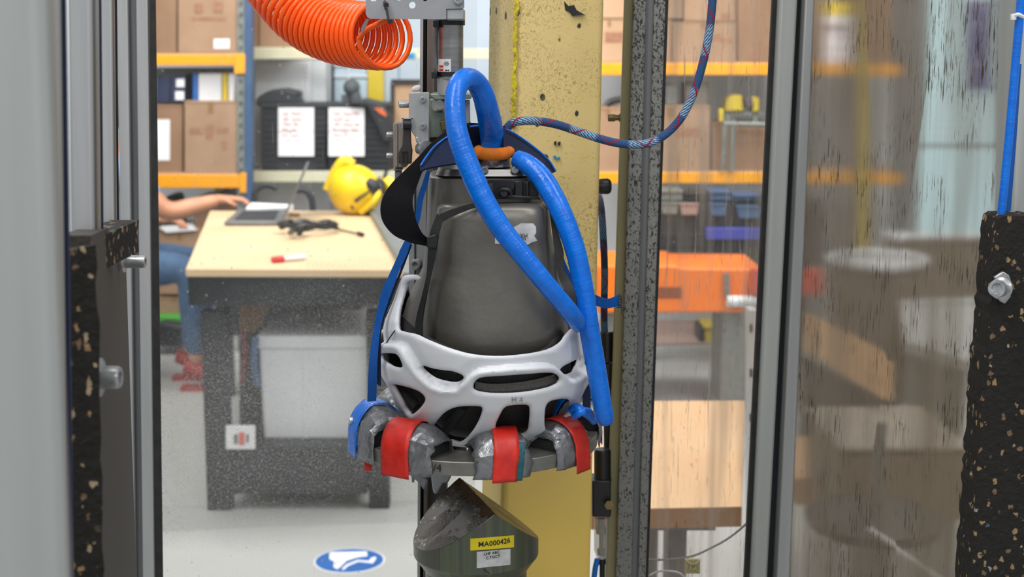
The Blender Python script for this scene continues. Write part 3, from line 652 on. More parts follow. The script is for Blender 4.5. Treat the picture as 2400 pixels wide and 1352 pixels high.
arm_ = obj('cup_arm', tube([U(866, 446, hc.y - .07), U(880, 460, hc.y - .06), U(893, 438, hc.y - .05), U(906, 400, hc.y - .03)], .009, 8), 'charcoal')
brim = obj('rim', tube([U(845, 497, hc.y - .09), U(872, 476, hc.y - .105), U(889, 452, hc.y - .08), U(893, 430, hc.y)], .016, 10), 'yellow')
thing('safety_helmet', 'yellow safety helmet with black and yellow ear defenders on the workbench', 'helmet', [shell, crest, band, clip, e1, e2, e3, arm_, brim])
# ------------------------------------------------------------------ floor sign, floor bands
fc = Uz(819, 1314, 0); fx = Uz(902, 1314, 0).x - fc.x; fy = (Uz(819, 1285, 0).y - Uz(819, 1343, 0).y) / 2
def disc(c, rx, ry, h0, h1, n=48): return prism([Vector((c.x + rx * math.cos(2 * math.pi * i / n), c.y + ry * math.sin(2 * math.pi * i / n), h0)) for i in range(n)], (0, 0, h1 - h0))
def fl(pts, h0, h1): return prism([Uz(x, y, 0) + Vector((0, 0, h0)) for x, y in pts], (0, 0, h1 - h0))
shoe = fl([(772, 1302), (774, 1296), (860, 1294), (861, 1305), (836, 1308), (812, 1316), (798, 1330), (790, 1336), (781, 1330), (784, 1318), (772, 1312)], .0022, .003)
shoe2 = fl([(800, 1336), (812, 1324), (838, 1314), (866, 1316), (868, 1310), (880, 1306), (882, 1310), (874, 1322), (840, 1318), (816, 1328), (806, 1337)], .0022, .003)
thing('floor_sign', 'round blue foot protection sign stuck on the floor', 'sign', [lab(obj('white_rim', disc(fc, fx, fy, 0, .001), 'paper', smooth=False), 'white rim'), obj('blue_disc', disc(fc, fx * .955, fy * .94, .001, .002), M('sign blue', '#1560ae', .5), smooth=False), lab(obj('shoe_pictogram', join(shoe, shoe2), 'paper', smooth=False), 'white shoe pictogram')])
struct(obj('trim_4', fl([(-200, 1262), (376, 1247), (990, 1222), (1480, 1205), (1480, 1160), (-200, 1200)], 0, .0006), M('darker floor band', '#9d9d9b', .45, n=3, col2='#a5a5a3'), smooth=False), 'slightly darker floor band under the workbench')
# ------------------------------------------------------------------ seated person at the bench (mostly behind the cage post)
def skin_body(name, J, E, mat, root=0):
    me = bpy.data.meshes.new(name); me.from_pydata([tuple(p) for p, r in J], E, [])
    o = bpy.data.objects.new(name, me); C.objects.link(o)
    md = o.modifiers.new('s', 'SKIN'); md.use_smooth_shade = True
    sv = me.skin_vertices[0].data
    for i, (p, r) in enumerate(J): sv[i].radius = (r, r) if not isinstance(r, tuple) else r
    sv[root].use_root = True
    m2 = o.modifiers.new('ss', 'SUBSURF'); m2.levels = 2; m2.render_levels = 2
    bpy.context.view_layer.update()
    dg = bpy.context.evaluated_depsgraph_get(); em = bpy.data.meshes.new_from_object(o.evaluated_get(dg))
    V = [v.co.copy() for v in em.vertices]; Fs = [tuple(p.vertices) for p in em.polygons]
    bpy.data.objects.remove(o); bpy.data.meshes.remove(me); bpy.data.meshes.remove(em)
    return obj(name, (V, Fs), mat, angle=180)
YP = 6.75
hip = Vector((U(225, 600, YP).x, YP + .10, .62))
def W(px, py, dy=0.0): return U(px, py, YP + dy)
neck = Vector((hip.x + .12, YP + .1, 1.14)); head = neck + Vector((.06, 0, .20))
sh_r = W(300, 405, -.10); el = W(392, 501, -.06); wr = W(516, 508, .04); wr.z = max(wr.z, DZ + .045)
sh_l = Vector((sh_r.x - .02, YP + .33, sh_r.z)); el_l = Vector((hip.x + .05, YP + .34, .86)); wr_l = Vector((hip.x + .24, YP + .24, .80))
hp_r = hip + Vector((.02, -.10, -.02)); hp_l = hip + Vector((.02, .12, -.02))
kn_r = W(447, 640, -.10); kn_r.z = .60; an_r = W(462, 842, -.05); an_r.z = .12
kn_l = kn_r + Vector((.05, .26, 0)); an_l = Vector((kn_l.x - .14, kn_l.y + .02, .12))
body = skin_body('body', [(hip, (.13, .10)), (hip + Vector((.05, 0, .25)), (.14, .11)), (neck - Vector((.02, 0, .10)), (.13, .10)), (neck, .052), (neck + Vector((.03, 0, .07)), .05),
    (sh_r, .055), (el, .052), (el.lerp(wr, .35), .050), (wr, .030), (sh_l, .055), (el_l, .045), (wr_l, .029),
    (hp_r, .085), (kn_r, .062), (an_r, .04), (hp_l, .085), (kn_l, .062), (an_l, .04)],
    [(0, 1), (1, 2), (2, 3), (3, 4), (2, 5), (5, 6), (6, 7), (7, 8), (2, 9), (9, 10), (10, 11), (0, 12), (12, 13), (13, 14), (0, 15), (15, 16), (16, 17)], 'skin')
hd = obj('head', join(sphere(head, .095, 24, 16, 1.02, .82, 1.25), sphere(head + Vector((.098, 0, -.015)), .016, 10, 8, 1.2, .8, 1.3), sphere(head + Vector((.0, -.078, -.01)), .022, 10, 8, .7, .3, 1.2), sphere(head + Vector((.0, .078, -.01)), .022, 10, 8, .7, .3, 1.2)), 'skin', angle=80)
eyes = obj('eyes', join(sphere(head + Vector((.085, -.03, .012)), .010), sphere(head + Vector((.085, .03, .012)), .010)), 'paper')
mouth = obj('mouth', tube([head + Vector((.085, -.022, -.055)), head + Vector((.092, 0, -.056)), head + Vector((.085, .022, -.055))], .004, 6), M('lips', '#a8605a', .5))
hair = obj('hair', sphere(head + Vector((-.018, 0, .025)), .103, 24, 16, 1.0, .88, 1.2), 'hair')
def hand(wr, d, up, side, name):
    """palm and five bent fingers, d = direction of the fingers"""
    d = d.normalized(); s = up.cross(d).normalized() * side; u = s.cross(d) * side if s.cross(d).dot(up) > 0 else -s.cross(d) * side
    u = Vector(up).normalized(); J = [(wr - d * .035, .031), (wr + d * .05 , (.036, .018))]; E = [(0, 1)]
    for k, (off, L, r) in enumerate(((-.030, .062, .0095), (-.010, .072, .010), (.011, .068, .0098), (.030, .054, .0088))):
        b = wr + d * .085 + s * off + u * .004; i = len(J)
        J += [(b, r + .002), (b + d * L * .5 - u * .006, r), (b + d * L * .8 - u * .026, r * .92), (b + d * L * .95 - u * .040, r * .8)]
        E += [(1, i), (i, i + 1), (i + 1, i + 2), (i + 2, i + 3)]
    i = len(J); t = wr + d * .03 - s * .034
    J += [(t, .013), (t + d * .03 - s * .018 - u * .012, .011), (t + d * .055 - s * .018 - u * .026, .0095)]; E += [(1, i), (i, i + 1), (i + 1, i + 2)]
    return skin_body(name, J, E, 'skin')
h_r = hand(wr, Vector((1, .12, -.02)), Vector((0, 0, 1)), 1, 'hand'); h_l = hand(wr_l, Vector((1, -.1, -.05)), Vector((0, 0, 1)), -1, 'hand')
el_s = sh_r.lerp(el, .72)
shirt = skin_body('shirt', [(hip + Vector((0, 0, .04)), (.155, .125)), (hip + Vector((.05, 0, .25)), (.16, .13)), (neck - Vector((.02, 0, .09)), (.14, .115)), (neck - Vector((0, 0, .02)), .065), (sh_r, .07), (el_s, .066), (sh_l, .07), (sh_l.lerp(el_l, .6), .062)],
    [(0, 1), (1, 2), (2, 3), (2, 4), (4, 5), (2, 6), (6, 7)], 'shirt')
jeans = skin_body('jeans', [(hip + Vector((0, 0, .0)), (.16, .13)), (hp_r, .11), (hp_r.lerp(kn_r, .5), .10), (kn_r, .082), (kn_r.lerp(an_r, .5), .068), (an_r + Vector((0, 0, .04)), .056), (hp_l, .11), (kn_l, .082), (an_l + Vector((0, 0, .04)), .056)],
    [(0, 1), (1, 2), (2, 3), (3, 4), (4, 5), (0, 6), (6, 7), (7, 8)], 'denim')
def shoe_g(an): return join(loft_raw([(an + Vector((-.06, 0, 0)), .035), (an + Vector((.04, 0, -.03)), .045), (an + Vector((.11, 0, -.07)), .036), (an + Vector((.15, 0, -.085)), .025)]), box(an.x - .08, an.x + .16, an.y - .042, an.y + .042, 0, .02))
def loft_raw(Q):
    return tube([q[0] for q in Q], .04, 14, 6, rad=[q[1] for q in Q])
s_r = lab(obj('shoe', shoe_g(an_r), 'shoe_red'), 'red shoe'); s_l = lab(obj('shoe', shoe_g(an_l), 'shoe_red'), 'red shoe')
thing('person', 'seated person in a light blue shirt, blue jeans and red shoes typing at the laptop', 'person', [body, hd, eyes, mouth, hair, h_r, h_l, shirt, jeans, s_r, s_l])
sx, sy = hip.x, hip.y
thing('work_stool', 'black stool under the seated person', 'stool', [obj('seat', lathe((sx, sy, .42), (sx, sy, .49), [(0, .16), (.3, .19), (.8, .19), (1, .17)], 28), 'charcoal'), obj('column', cyl((sx, sy, .04), (sx, sy, .43), .03), 'steel'),
    obj('base', join(*[tube([(sx, sy, .07), (sx + .24 * math.cos(a), sy + .24 * math.sin(a), .03)], .018, 8, 1) for a in [i * 2 * math.pi / 5 for i in range(5)]]), 'dark_steel')])

# ================================================================== right-hand background
upright_x = None
beam('shelf_beam', 'long orange upper shelf beam of the right rack', 1380, 148, 2125, 176, YR, 'orange_beam')
beam('shelf_beam', 'long orange lower shelf beam of the right rack', 1380, 404, 2125, 430, YR, 'orange_beam')
tag(obj('shelf_board', pr(1380, 145, 2125, 148, YR + .01, .55), 'card_pale', smooth=False), 'deck of the right rack upper shelf', 'shelf')
tag(obj('shelf_board', pr(1380, 401, 2125, 404, YR + .01, .55), 'card_pale', smooth=False), 'deck of the right rack lower shelf', 'shelf')
upright('blue rack upright of the right rack behind the scratched pane', 2096, 2126, YR)
struct(obj('wall_right_panel', pr(1330, 176, 2140, 1000, 8.5, .05), 'wall', smooth=False), 'pale wall behind the right rack')
gR = 'cardboard boxes on the right rack'
carton('pale brown box at the column, top layer of the right rack', 1390, -110, 1466, 43, YR + .03, .5, 'card_pale', gR)
carton('pale brown box at the column, bottom layer of the right rack upper shelf', 1390, 45, 1466, 145, YR + .03, .5, 'card_pale', gR, print_=[(1418, 75, 1460, 100)])
carton('brown box beside the leaning post, top layer of the right rack', 1469, -110, 1600, 44, YR + .04, .5, 'card', gR)
carton('brown box beside the leaning post, under the top layer', 1469, 46, 1574, 145, YR + .04, .5, 'card', gR)
carton('wide brown box with faded red marks, middle of the right rack upper shelf', 1576, 50, 1726, 145, YR + .03, .5, 'card', gR, print_=[(1650, 80, 1690, 95), (1690, 90, 1715, 100)])
carton('wide brown box behind the hanging rope, top layer of the right rack', 1602, -110, 1726, 49, YR + .05, .5, 'card', gR, print_=[(1690, 30, 1712, 44)])
carton('large orange brown box beside the black gasket on the right rack', 1729, -110, 1900, 145, YR + .02, .5, 'card2', gR, print_=[(1760, 116, 1778, 140)])
carton('brown box on the right rack behind the scratched pane', 1975, -60, 2090, 145, YR + .03, .5, 'card2', gR)
carton('small brown box behind the brass fitting on the right rack lower shelf', 1390, 251, 1462, 401, YR + .03, .5, 'card', gR)
carton('brown box below the rope loop on the right rack lower shelf', 1480, 247, 1664, 401, YR + .02, .5, 'card', gR, print_=[(1580, 300, 1640, 320)])
carton('brown box under the yellow tools on the right rack lower shelf', 1667, 288, 1812, 401, YR + .04, .5, 'card2', gR)
tag(obj('black_hose', tube([U(x, y, YR + .1) for x, y in ((1420, 248), (1430, 239), (1450, 234), (1475, 236))], .018, 8), 'black_plastic'), 'black hose arc on the small brown box', 'hose')
tag(obj('grey_case', pr(1560, 196, 1588, 247, YR + .1, .2), 'rack_grey', bevel=.008), 'grey case on the rope loop box, near the leaning post', 'case')
tag(obj('brown_case', pr(1606, 192, 1660, 247, YR + .1, .2), M('brown case', '#7a6f66', .7), bevel=.008), 'dark brown case on the rope loop box', 'case')
dr = [obj('motor_housing', pp([(1700, 262), (1704, 232), (1716, 222), (1740, 222), (1744, 262)], YR + .08, .16), 'yellow_dull', bevel=.012), obj('guard', pp([(1744, 228), (1762, 226), (1766, 250), (1748, 254)], YR + .07, .1), M('purple grey plastic', '#564a52', .5), bevel=.008),
      obj('front_housing', pp([(1762, 226), (1780, 228), (1780, 262), (1764, 264)], YR + .08, .16), 'yellow_dull', bevel=.01), obj('stand', join(pr(1700, 264, 1712, 288, YR + .1, .03), pr(1765, 264, 1776, 288, YR + .1, .03), pr(1698, 262, 1790, 270, YR + .1, .12)), 'rack_grey', smooth=False)]
thing('power_saw', 'yellow and dark power saw on the right rack', 'power tool', dr)
thing('tool_stand', 'grey steel tool stand with a yellow clamp on the right rack', 'stand', [obj('frame', join(tube([U(1694, 400, YR - .02), U(1700, 280, YR - .02)], .012, 6, 1), tube([U(1716, 400, YR - .02), U(1718, 280, YR - .02)], .012, 6, 1), tube([U(1696, 290, YR - .02), U(1800, 292, YR - .02)], .014, 6, 1)), 'rack_grey'), lab(obj('clamp', pr(1686, 255, 1696, 285, YR - .03, .05), 'yellow_dull', bevel=.004), 'yellow clamp')])
# clutter bench below the right rack
YC = 7.0
random.seed(5)
thing('tool_cabinet', 'dark tool cabinet crammed under the right rack', 'cabinet', [obj('body', pr(1480, 470, 1900, 624, YC, .4), 'charcoal', bevel=.01)] + [obj('leg', box(U(x, 600, YC).x, U(x + 20, 600, YC).x, YC + .3, YC + .36, 0, U(x, 622, YC).z), 'dark_steel', smooth=False) for x in (1490, 1870)] + [obj('drawer', pr(x, y, x + 88, y + 34, YC - .012, .014), 'dark_steel', bevel=.003) for x in (1490, 1582) for y in (548, 586)])
for i, (x0, y0, x1, y1, m_, lb) in enumerate([(1545, 446, 1600, 470, 'rack_grey', 'grey tool box at the left of the cluttered cabinet'), (1605, 452, 1660, 470, 'dark_steel', 'black tool box on the cluttered cabinet'), (1664, 448, 1716, 470, 'rack_blue', 'steel blue tool box on the cluttered cabinet'), (1720, 456, 1782, 470, 'rack_blue', 'flat steel blue case at the right of the cluttered cabinet')]):
    thing('tool_box', lb, 'tool box', [obj('body', pr(x0, y0 + 6, x1, y1, YC - .02, .2), m_, bevel=.005), obj('lid', pr(x0 - 1, y0, x1 + 1, y0 + 6, YC - .03, .22), m_, bevel=.003)], 'tool boxes on the cluttered cabinet')
for i, (x0, y0, x1, y1, m_, lb) in enumerate([(1550, 478, 1590, 502, 'rack_grey', 'grey parts bin in the cabinet front, leftmost'), (1594, 480, 1638, 504, M('pinkish parts bin', '#9a8278', .6), 'pinkish parts bin in the cabinet front'), (1664, 480, 1704, 506, 'rack_blue', 'steel blue parts bin in the cabinet front'), (1728, 486, 1784, 512, 'rack_blue', 'steel blue parts bin nearest the black gasket')]):
    thing('parts_bin', lb, 'bin', [obj('tub', tap(x0, y0, x1, y1, .08, YC - .06, .06), m_, bevel=.003), obj('rim', pr(x0 - 1, y0 - 3, x1 + 1, y0 + 1, YC - .065, .065), m_, bevel=.002)], 'parts bins in the cabinet front')
tag(obj('blue_bin', pr(1655, 534, 1783, 562, YC - .05, .05), 'blue_bin', bevel=.004), 'long deep blue bin across the cluttered cabinet', 'bin')
# orange machine
YM = 6.3
om = [obj('body', pp([(1400, 622), (1588, 622), (1596, 628), (1790, 630), (1790, 732), (1400, 734)], YM, .5), 'orange_machine', bevel=.012), lab(obj('recess', pr(1536, 672, 1598, 699, YM - .004, .01), M('dark orange recess', '#8a4520', .6), bevel=.003), 'dark recess'), obj('handle', tube([U(1702, 640, YM - .02), U(1704, 700, YM - .02)], .012, 8, 1), 'rack_grey'), obj('foot', box(U(1420, 700, YM).x, U(1470, 700, YM).x, YM + .05, YM + .4, 0, U(1500, 733, YM).z), 'rack_grey', smooth=False), obj('foot', box(U(1700, 700, YM).x, U(1760, 700, YM).x, YM + .05, YM + .4, 0, U(1500, 731, YM).z), 'rack_grey', smooth=False)]
thing('orange_machine', 'long low orange machine body behind the streaked pane', 'machine', om)
tag(obj('red_box', pr(1764, 633, 1900, 690, YM - .06, .06), 'red', bevel=.004), 'red box at the right end of the orange machine', 'box')
tag(obj('white_roll', cyl(U(1704, 706, YM - .03), U(1800, 706, YM - .03), .026, 16), 'white_plastic'), 'white roll lying before the orange machine', 'roll')
tag(obj('floor_mat', fl([(1400, 738), (1765, 736), (1765, 806), (1400, 812)], .0008, .012), M('dusty pink mat', '#b09388', .8, n=4, col2='#a98c82'), bevel=.004), 'dusty pink mat on the floor before the orange machine', 'mat')
yb2 = Uz(1700, 806, 0).y
thing('yellow_case', 'yellow case with a black end cap on the floor', 'case', [obj('body', pr(1652, 768, 1762, 806, yb2, .25), 'yellow_dull', bevel=.006), obj('lid', pr(1650, 764, 1764, 771, yb2 - .01, .27), 'yellow_dull', bevel=.004), lab(obj('end_cap', pr(1640, 770, 1651, 804, yb2, .25), 'black_plastic', bevel=.004), 'black end cap')])
# white slotted upright
su = obj('body', bar(1756, 1756, 1776, 1776, 3.3, .06, z1=U(1760, 728, 3.3).z), 'white_plastic', smooth=False)
thing('slotted_upright', 'white slotted upright beside the wooden table', 'upright', [su, obj('slots', join(*[pr(1747 + 10, y, 1754 + 10, y + 18, 3.295, .004) for y in range(760, 1350, 105)]), 'charcoal', smooth=False)])
# wooden table, near right
TZ = .80
t0, t1, t2, t3 = Uz(1385, 1195, TZ), Uz(1738, 1188, TZ), Uz(1746, 938, TZ), Uz(1385, 940, TZ)
tl = [box(U(x0, 1300, t0.y).x, U(x1, 1300, t0.y).x, y_, y_ + .06, 0, TZ - .04) for x0, x1, y_ in ((1580, 1630, t0.y + .12), (1420, 1460, t0.y + .12), (1590, 1630, t2.y - .2))]
thing('wooden_table', 'pale wooden table with grey brown legs seen through the streaked pane', 'table', [obj('table_top', prism([t0, t1, t2, t3], (0, 0, -.034)), 'wood_orange', bevel=.002), obj('bracket', box(U(1535, 1240, t0.y).x, U(1687, 1240, t0.y).x, t0.y + .05, t0.y + .3, TZ - .055, TZ - .036), 'shade', smooth=False)] + [obj('leg', g, M('greyish leg', '#7f7472', .6), bevel=.003) for g in tl])
lp = obj('lipping', prism([t0 + Vector((0, -.004, .001)), t1 + Vector((0, -.004, .001)), t1 + Vector((0, 0, .001)), t0 + Vector((0, 0, .001))], (0, 0, -.036)), 'wood_edge', smooth=False)
lp.parent = bpy.data.objects['wooden_table']; lp.location = lp.location - lp.parent.location
# far right: counter, drum, containers, stool seen through the scratched pane
thing('long_counter', 'long grey counter with a wooden top edge behind the scratched pane', 'counter', [
    obj('wood_top', prism([U(1866, 728, 3.4), U(1968, 776, 3.1), U(2108, 852, 2.8), U(2108, 908, 2.8), U(2050, 900, 2.85), U(1866, 790, 3.4)], (0, 0, -.03)), 'wood_orange', bevel=.003),
    obj('front_rail', prism([U(1860, 792, 3.42), U(2056, 905, 2.86), U(2056, 935, 2.86), U(1860, 832, 3.42)], (.03, .05, 0)), 'grey_table', smooth=False),
    obj('base_panel', prism([U(1860, 835, 3.5), U(2090, 945, 2.95), U(2110, 1000, 2.95), U(1850, 1055, 3.5)], (.05, .08, 0)), 'charcoal', smooth=False)])
dc = U(2056, 608, 4.2); dr_ = U(2184, 608, 4.2).x - dc.x
thing('round_drum', 'large brown grey drum with a pale open rim behind the scratched pane', 'drum', [obj('body', lathe((dc.x, dc.y, dc.z - .42), (dc.x, dc.y, dc.z - .01), [(0, dr_ * .9), (1, dr_ * .98)], 40), M('brown fibre drum', '#6f6259', .7, n=5), angle=60), lab(obj('rim', tube([Vector((dc.x + dr_ * math.cos(a), dc.y + dr_ * math.sin(a), dc.z)) for a in [i * 2 * math.pi / 40 for i in range(41)]], .014, 8, 1), 'white_plastic'), 'pale rim'),
    obj('liner', lathe((dc.x, dc.y, dc.z - .012), (dc.x, dc.y, dc.z - .006), [(0, dr_ * .95), (1, dr_ * .95)], 40), 'grey_table'), obj('stand', cyl((dc.x, dc.y, 0), (dc.x, dc.y, dc.z - .42), dr_ * .5), 'rack_grey')])
ty = .88
q0, q1, q2, q3 = Uz(2140, 800, ty), Uz(2460, 900, ty), Uz(2460, 712, ty), Uz(2130, 716, ty)
thing('grey_worktable', 'light grey worktable below the daylit window', 'table', [obj('table_top', prism([q0, q1, q2, q3], (0, 0, -.03)), 'grey_table', bevel=.003), obj('leg', box(q0.x + .04, q0.x + .1, q0.y + .05, q0.y + .11, 0, ty - .03), 'shade', bevel=.003), obj('leg', box(q3.x + .1, q3.x + .16, q3.y - .12, q3.y - .06, 0, ty - .03), 'shade', bevel=.003),
    obj('rear_upstand', prism([U(2130, 706, q3.y), U(2460, 700, q3.y), U(2460, 716, q3.y), U(2130, 720, q3.y)], (0, .03, 0)), 'white_plastic', smooth=False)])
thing('low_bin', 'dark low counter panel under the daylit window', 'panel', [obj('panel', pr(2100, 560, 2460, 700, 6.3, .2), M('brown grey panel', '#6b645c', .7), bevel=.004), obj('top_ledge', pr(2100, 553, 2460, 562, 6.28, .24), 'white_plastic', bevel=.003)])
by = 2.55
cbz = U(2100, 1222, by).z
thing('container_box', 'large brown grey lidded container behind the scratched pane', 'container', [obj('body', pr(1955, 1062, 2286, 1222, by, .3), M('brown grey container', '#857463', .7, n=4), bevel=.008), obj('lid', prism([U(1950, 1062, by - .01), U(2292, 1062, by - .01), U(2292, 1048, by - .01), U(1950, 1048, by - .01)], (0, .32, 0)), M('pale container lid', '#a69c90', .6), bevel=.006),
    obj('stand', box(U(1990, 1200, by).x, U(2250, 1200, by).x, by + .05, by + .25, 0, cbz), 'grey_table', smooth=False)])
tag(obj('wood_offcut', prism([U(1847, 1120, 2.9), U(1935, 1106, 2.9), U(1973, 1110, 2.9), U(1973, 1180, 2.9), U(1847, 1185, 2.9)], (0, .3, 0)), 'wood_orange', bevel=.004), 'pale wooden block left of the large container', 'wood')
sp = U(2052, 1170, 2.36)
thing('pole_stand', 'dark pole on a round base in front of the large container', 'stand', [obj('pole', cyl((sp.x, sp.y, sp.z - .02), (sp.x, sp.y, U(2052, 990, 2.36).z), .012), 'shade'), obj('round_base', lathe((sp.x, sp.y, sp.z - .05), (sp.x, sp.y, sp.z - .01), [(0, .12), (.5, .13), (1, .05)], 32), 'charcoal'), obj('column', cyl((sp.x, sp.y, 0), (sp.x, sp.y, sp.z - .05), .03), 'shade')])
tag(obj('grey_rod', tube([U(2034, 1240, 2.2), U(2120, 1296, 2.15), U(2202, 1352, 2.1), U(2290, 1410, 2.05)], .005, 8, 3), 'white_plastic'), 'thin pale rod slanting down below the pole stand', 'rod')
pst = thing('wall_poster', 'white poster with a yellow header and rows of red print', 'poster', [obj('sheet', pr(1900, 36, 1972, 148, 7.3, .006), 'paper', smooth=False), lab(obj('header', pr(1902, 4, 1970, 37, 7.298, .006), 'yellow', smooth=False), 'yellow header'),
    lab(obj('red_print', join(*[pr(x, y, x + 14, y + 7, 7.297, .002) for y in (54, 82, 110, 134) for x in (1906, 1926, 1948)]), print_ink, smooth=False), 'red print'), obj('dark_bar', pr(1903, 64, 1960, 71, 7.297, .002), 'charcoal', smooth=False)])
thing('yellow_upright', 'faded yellow upright pole behind the scratched pane', 'pole', [obj('pole', bar(1990, 1990, 2012, 2012, 5.0, .05, z1=2.9), 'yellow_dull', bevel=.004), obj('foot_plate', box(U(1980, 900, 5).x, U(2022, 900, 5).x, 4.97, 5.08, 0, .012), 'yellow_dull', smooth=False)])
# ================================================================== foreground materials
def tape(name, c1, c2, rough=.28, metal=0.0, ring=200, strength=.42):
    k = NT(name); k.base(k.mix(k.ramp(k.noise(60), [(.4, 0.0), (.65, 1.0)]), hexc(c1), hexc(c2)))
    k.set(k.ramp(k.noise(90), [(.3, rough * .8), (.7, rough * 1.5)]), metal, .5)
    u = k.mapp((ring, 1.2, 1), 'UV'); n1 = k.noise(1, u, 3, .6, .6)
    k.bump(k.math('ADD', n1, k.math('MULTIPLY', k.noise(120), .8)), strength, .0015); return k.m
mats['blue_tape'] = tape('glossy blue vinyl tape', '#006fda', '#0064cc', .24)
mats['orange_tape'] = tape('orange cloth tape', '#e07d17', '#c9650f', .7, strength=.6)
mats['red_tape'] = tape('red cloth tape', '#d1281c', '#b92219', .42, ring=60, strength=.2)
mats['teal_tape'] = tape('dark teal tape', '#12555c', '#0e4750', .4)
def duct():
    k = NT('crumpled silver duct tape'); v = k.voro(70, None, 'DISTANCE_TO_EDGE')
    k.base(k.mix(k.noise(90), hexc('#989a9d'), hexc('#707276'))); k.set(k.ramp(k.noise(200), [(.3, .22), (.7, .5)]), .65, .5)
    k.bump(k.math('ADD', k.math('MULTIPLY', k.noise(60, None, 3, .5, 1.5), .8), k.math('MULTIPLY', v, 1.2)), .6, .002); return k.m
mats['duct'] = duct()
def fuzzy(name, c1, c2):
    k = NT(name); k.base(k.mix(k.noise(700), hexc(c1), hexc(c2))); k.set(.95, 0, .15)
    k.b.inputs['Sheen Weight'].default_value = .0; k.bump(k.noise(900), .8, .001); return k.m
mats['velcro_black'] = fuzzy('black hook and loop fabric', '#0a0a0c', '#1a1a1e')
mats['navy_web'] = M('dark blue webbing', '#05183c', .85, n=100, col2='#041433', bump=(600, .4, .001))
def webbing():
    k = NT('blue woven webbing'); u = k.mapp((500, 9, 1), 'UV'); wv = k.wave(1, k.mapp((900, 3, 1), 'UV'))
    k.base(k.mix(k.noise(200), hexc('#0f63c0'), hexc('#0d4f9e'))); k.set(.75, 0, .3); k.bump(k.math('ADD', wv, k.noise(1, u)), .6, .0006); return k.m
mats['webbing'] = webbing()
mats['nylon_black'] = M('black nylon webbing', '#0f0f10', .6, n=300, col2='#191919', bump=(900, .4, .0004))
def headmat():
    k = NT('dull cast magnesium'); 
    k.base(k.mix(k.ramp(k.noise(14, None, 5), [(.35, 0.0), (.7, 1.0)]), hexc('#7d7a74'), hexc('#696660'))); k.set(k.ramp(k.noise(25), [(.3, .30), (.7, .44)]), .6, .5)
    k.bump(k.math('ADD', k.noise(30, None, 3), k.math('MULTIPLY', k.noise(160, None, 3), .25)), .25, .003); return k.m
mats['headform'] = headmat()
mats['shell'] = M('matt white helmet shell', '#dcdfe4', .38, n=4, col2='#d7dadf', spec=.45)
mats['eps'] = M('black expanded foam liner', '#1a1a1a', .8, n=400, col2='#2b2b2a', bump=(900, .5, .0006))
def coilmat():
    k = NT('orange polyurethane tube'); k.base(hexc('#f03c05')); k.set(.22, 0, .5); k.b.inputs['Subsurface Weight'].default_value = .15
    k.b.inputs['Subsurface Radius'].default_value = (.004, .001, .0005); k.b.inputs['Subsurface Scale'].default_value = .4
    k.base(k.mix(k.noise(30), hexc('#ff6410'), hexc('#fa560a'))); return k.m
mats['coil'] = coilmat()
def ropemat(name, dark=False):
    k = NT(name); uv = k.sep('UV'); u, v = uv[0], uv[1]
    # two families of helical strands crossing; tracer strands in red and white
    s1 = k.math('ADD', k.math('MULTIPLY', u, 130), k.math('MULTIPLY', v, 5)); s2 = k.math('SUBTRACT', k.math('MULTIPLY', u, 130), k.math('MULTIPLY', v, 5))
    def tri(x, f): return k.math('PINGPONG', k.math('MULTIPLY', x, f), 1)
    cell = k.math('MULTIPLY', tri(s1, 7), tri(s2, 7))
    red = k.ramp(k.math('PINGPONG', k.math('MULTIPLY', s1, .40), 1), [(.90, 0.0), (.93, 1.0)]); red2 = k.ramp(k.math('PINGPONG', k.math('ADD', k.math('MULTIPLY', s2, .40), .45), 1), [(.93, 0.0), (.96, 1.0)])
    wh = k.ramp(k.math('PINGPONG', k.math('MULTIPLY', u, 30), 1), [(.48, 0.0), (.58, 1.0)])
    whc = k.math('MULTIPLY', wh, k.ramp(k.math('PINGPONG', k.math('MULTIPLY', s2, 3.5), 1), [(.45, 0.0), (.55, 1.0)]))
    base = k.mix(k.noise(40), hexc('#2a4f85' if not dark else '#1b2c48'), hexc('#3a6499' if not dark else '#22334f'))
    base = k.mix(whc, base, hexc('#b4dcf2' if not dark else '#5f8fb0')); base = k.mix(red, base, hexc('#a8243c' if not dark else '#7c2734')); base = k.mix(k.math('MULTIPLY', red2, .9), base, hexc('#a8243c' if not dark else '#6e2430'))
    k.base(k.mix(k.ramp(cell, [(.0, .6), (.16, 0.0)]), base, hexc('#0e1a30'))); k.set(.6, 0, .4); k.bump(cell, .8, .0012); return k.m
mats['rope'] = ropemat('blue climbing rope sheath'); mats['rope_dark'] = ropemat('dark blue rope sheath', True)
def anvilmat():
    k = NT('passivated green grey steel'); s = k.noise(1, k.mapp((60, 60, 1.5)), 3)
    c = k.ramp(s, [(.3, hexc('#565b55')), (.45, hexc('#6d735f')), (.55, hexc('#5c6258')), (.7, hexc('#6b6561'))])
    k.base(c); k.set(.34, .75); k.bump(k.noise(90), .1, .001); return k.m
mats['anvil'] = anvilmat()
def facemat():
    k = NT('dented bare steel face'); n_ = k.ramp(k.noise(22, None, 3), [(.45, 0.0), (.54, 1.0)])
    k.base(k.mix(k.noise(40), hexc('#8a837d'), hexc('#6a6460'))); k.set(.3, .8)
    k.bump(k.math('MULTIPLY', k.noise(420, None, 3), n_), 1.0, .004); return k.m
mats['anvil_face'] = facemat()
mats['ring_steel'] = alu('worn grey ring steel', '#85847f', '#75736e', .38, (50, 50, 50), .6)
mats['grime'] = M('rusty grime', '#2c2a1c', .8, n=260, col2='#6b4420', bump=(400, .8, .001))
mats['label_yellow'] = M('yellow label vinyl', '#e2cc12', .4, n=60, col2='#d8c313')
mats['label_white'] = M('worn white label', '#c9cacb', .5, n=90, col2='#aeb0b1')
mats['clear'] = None
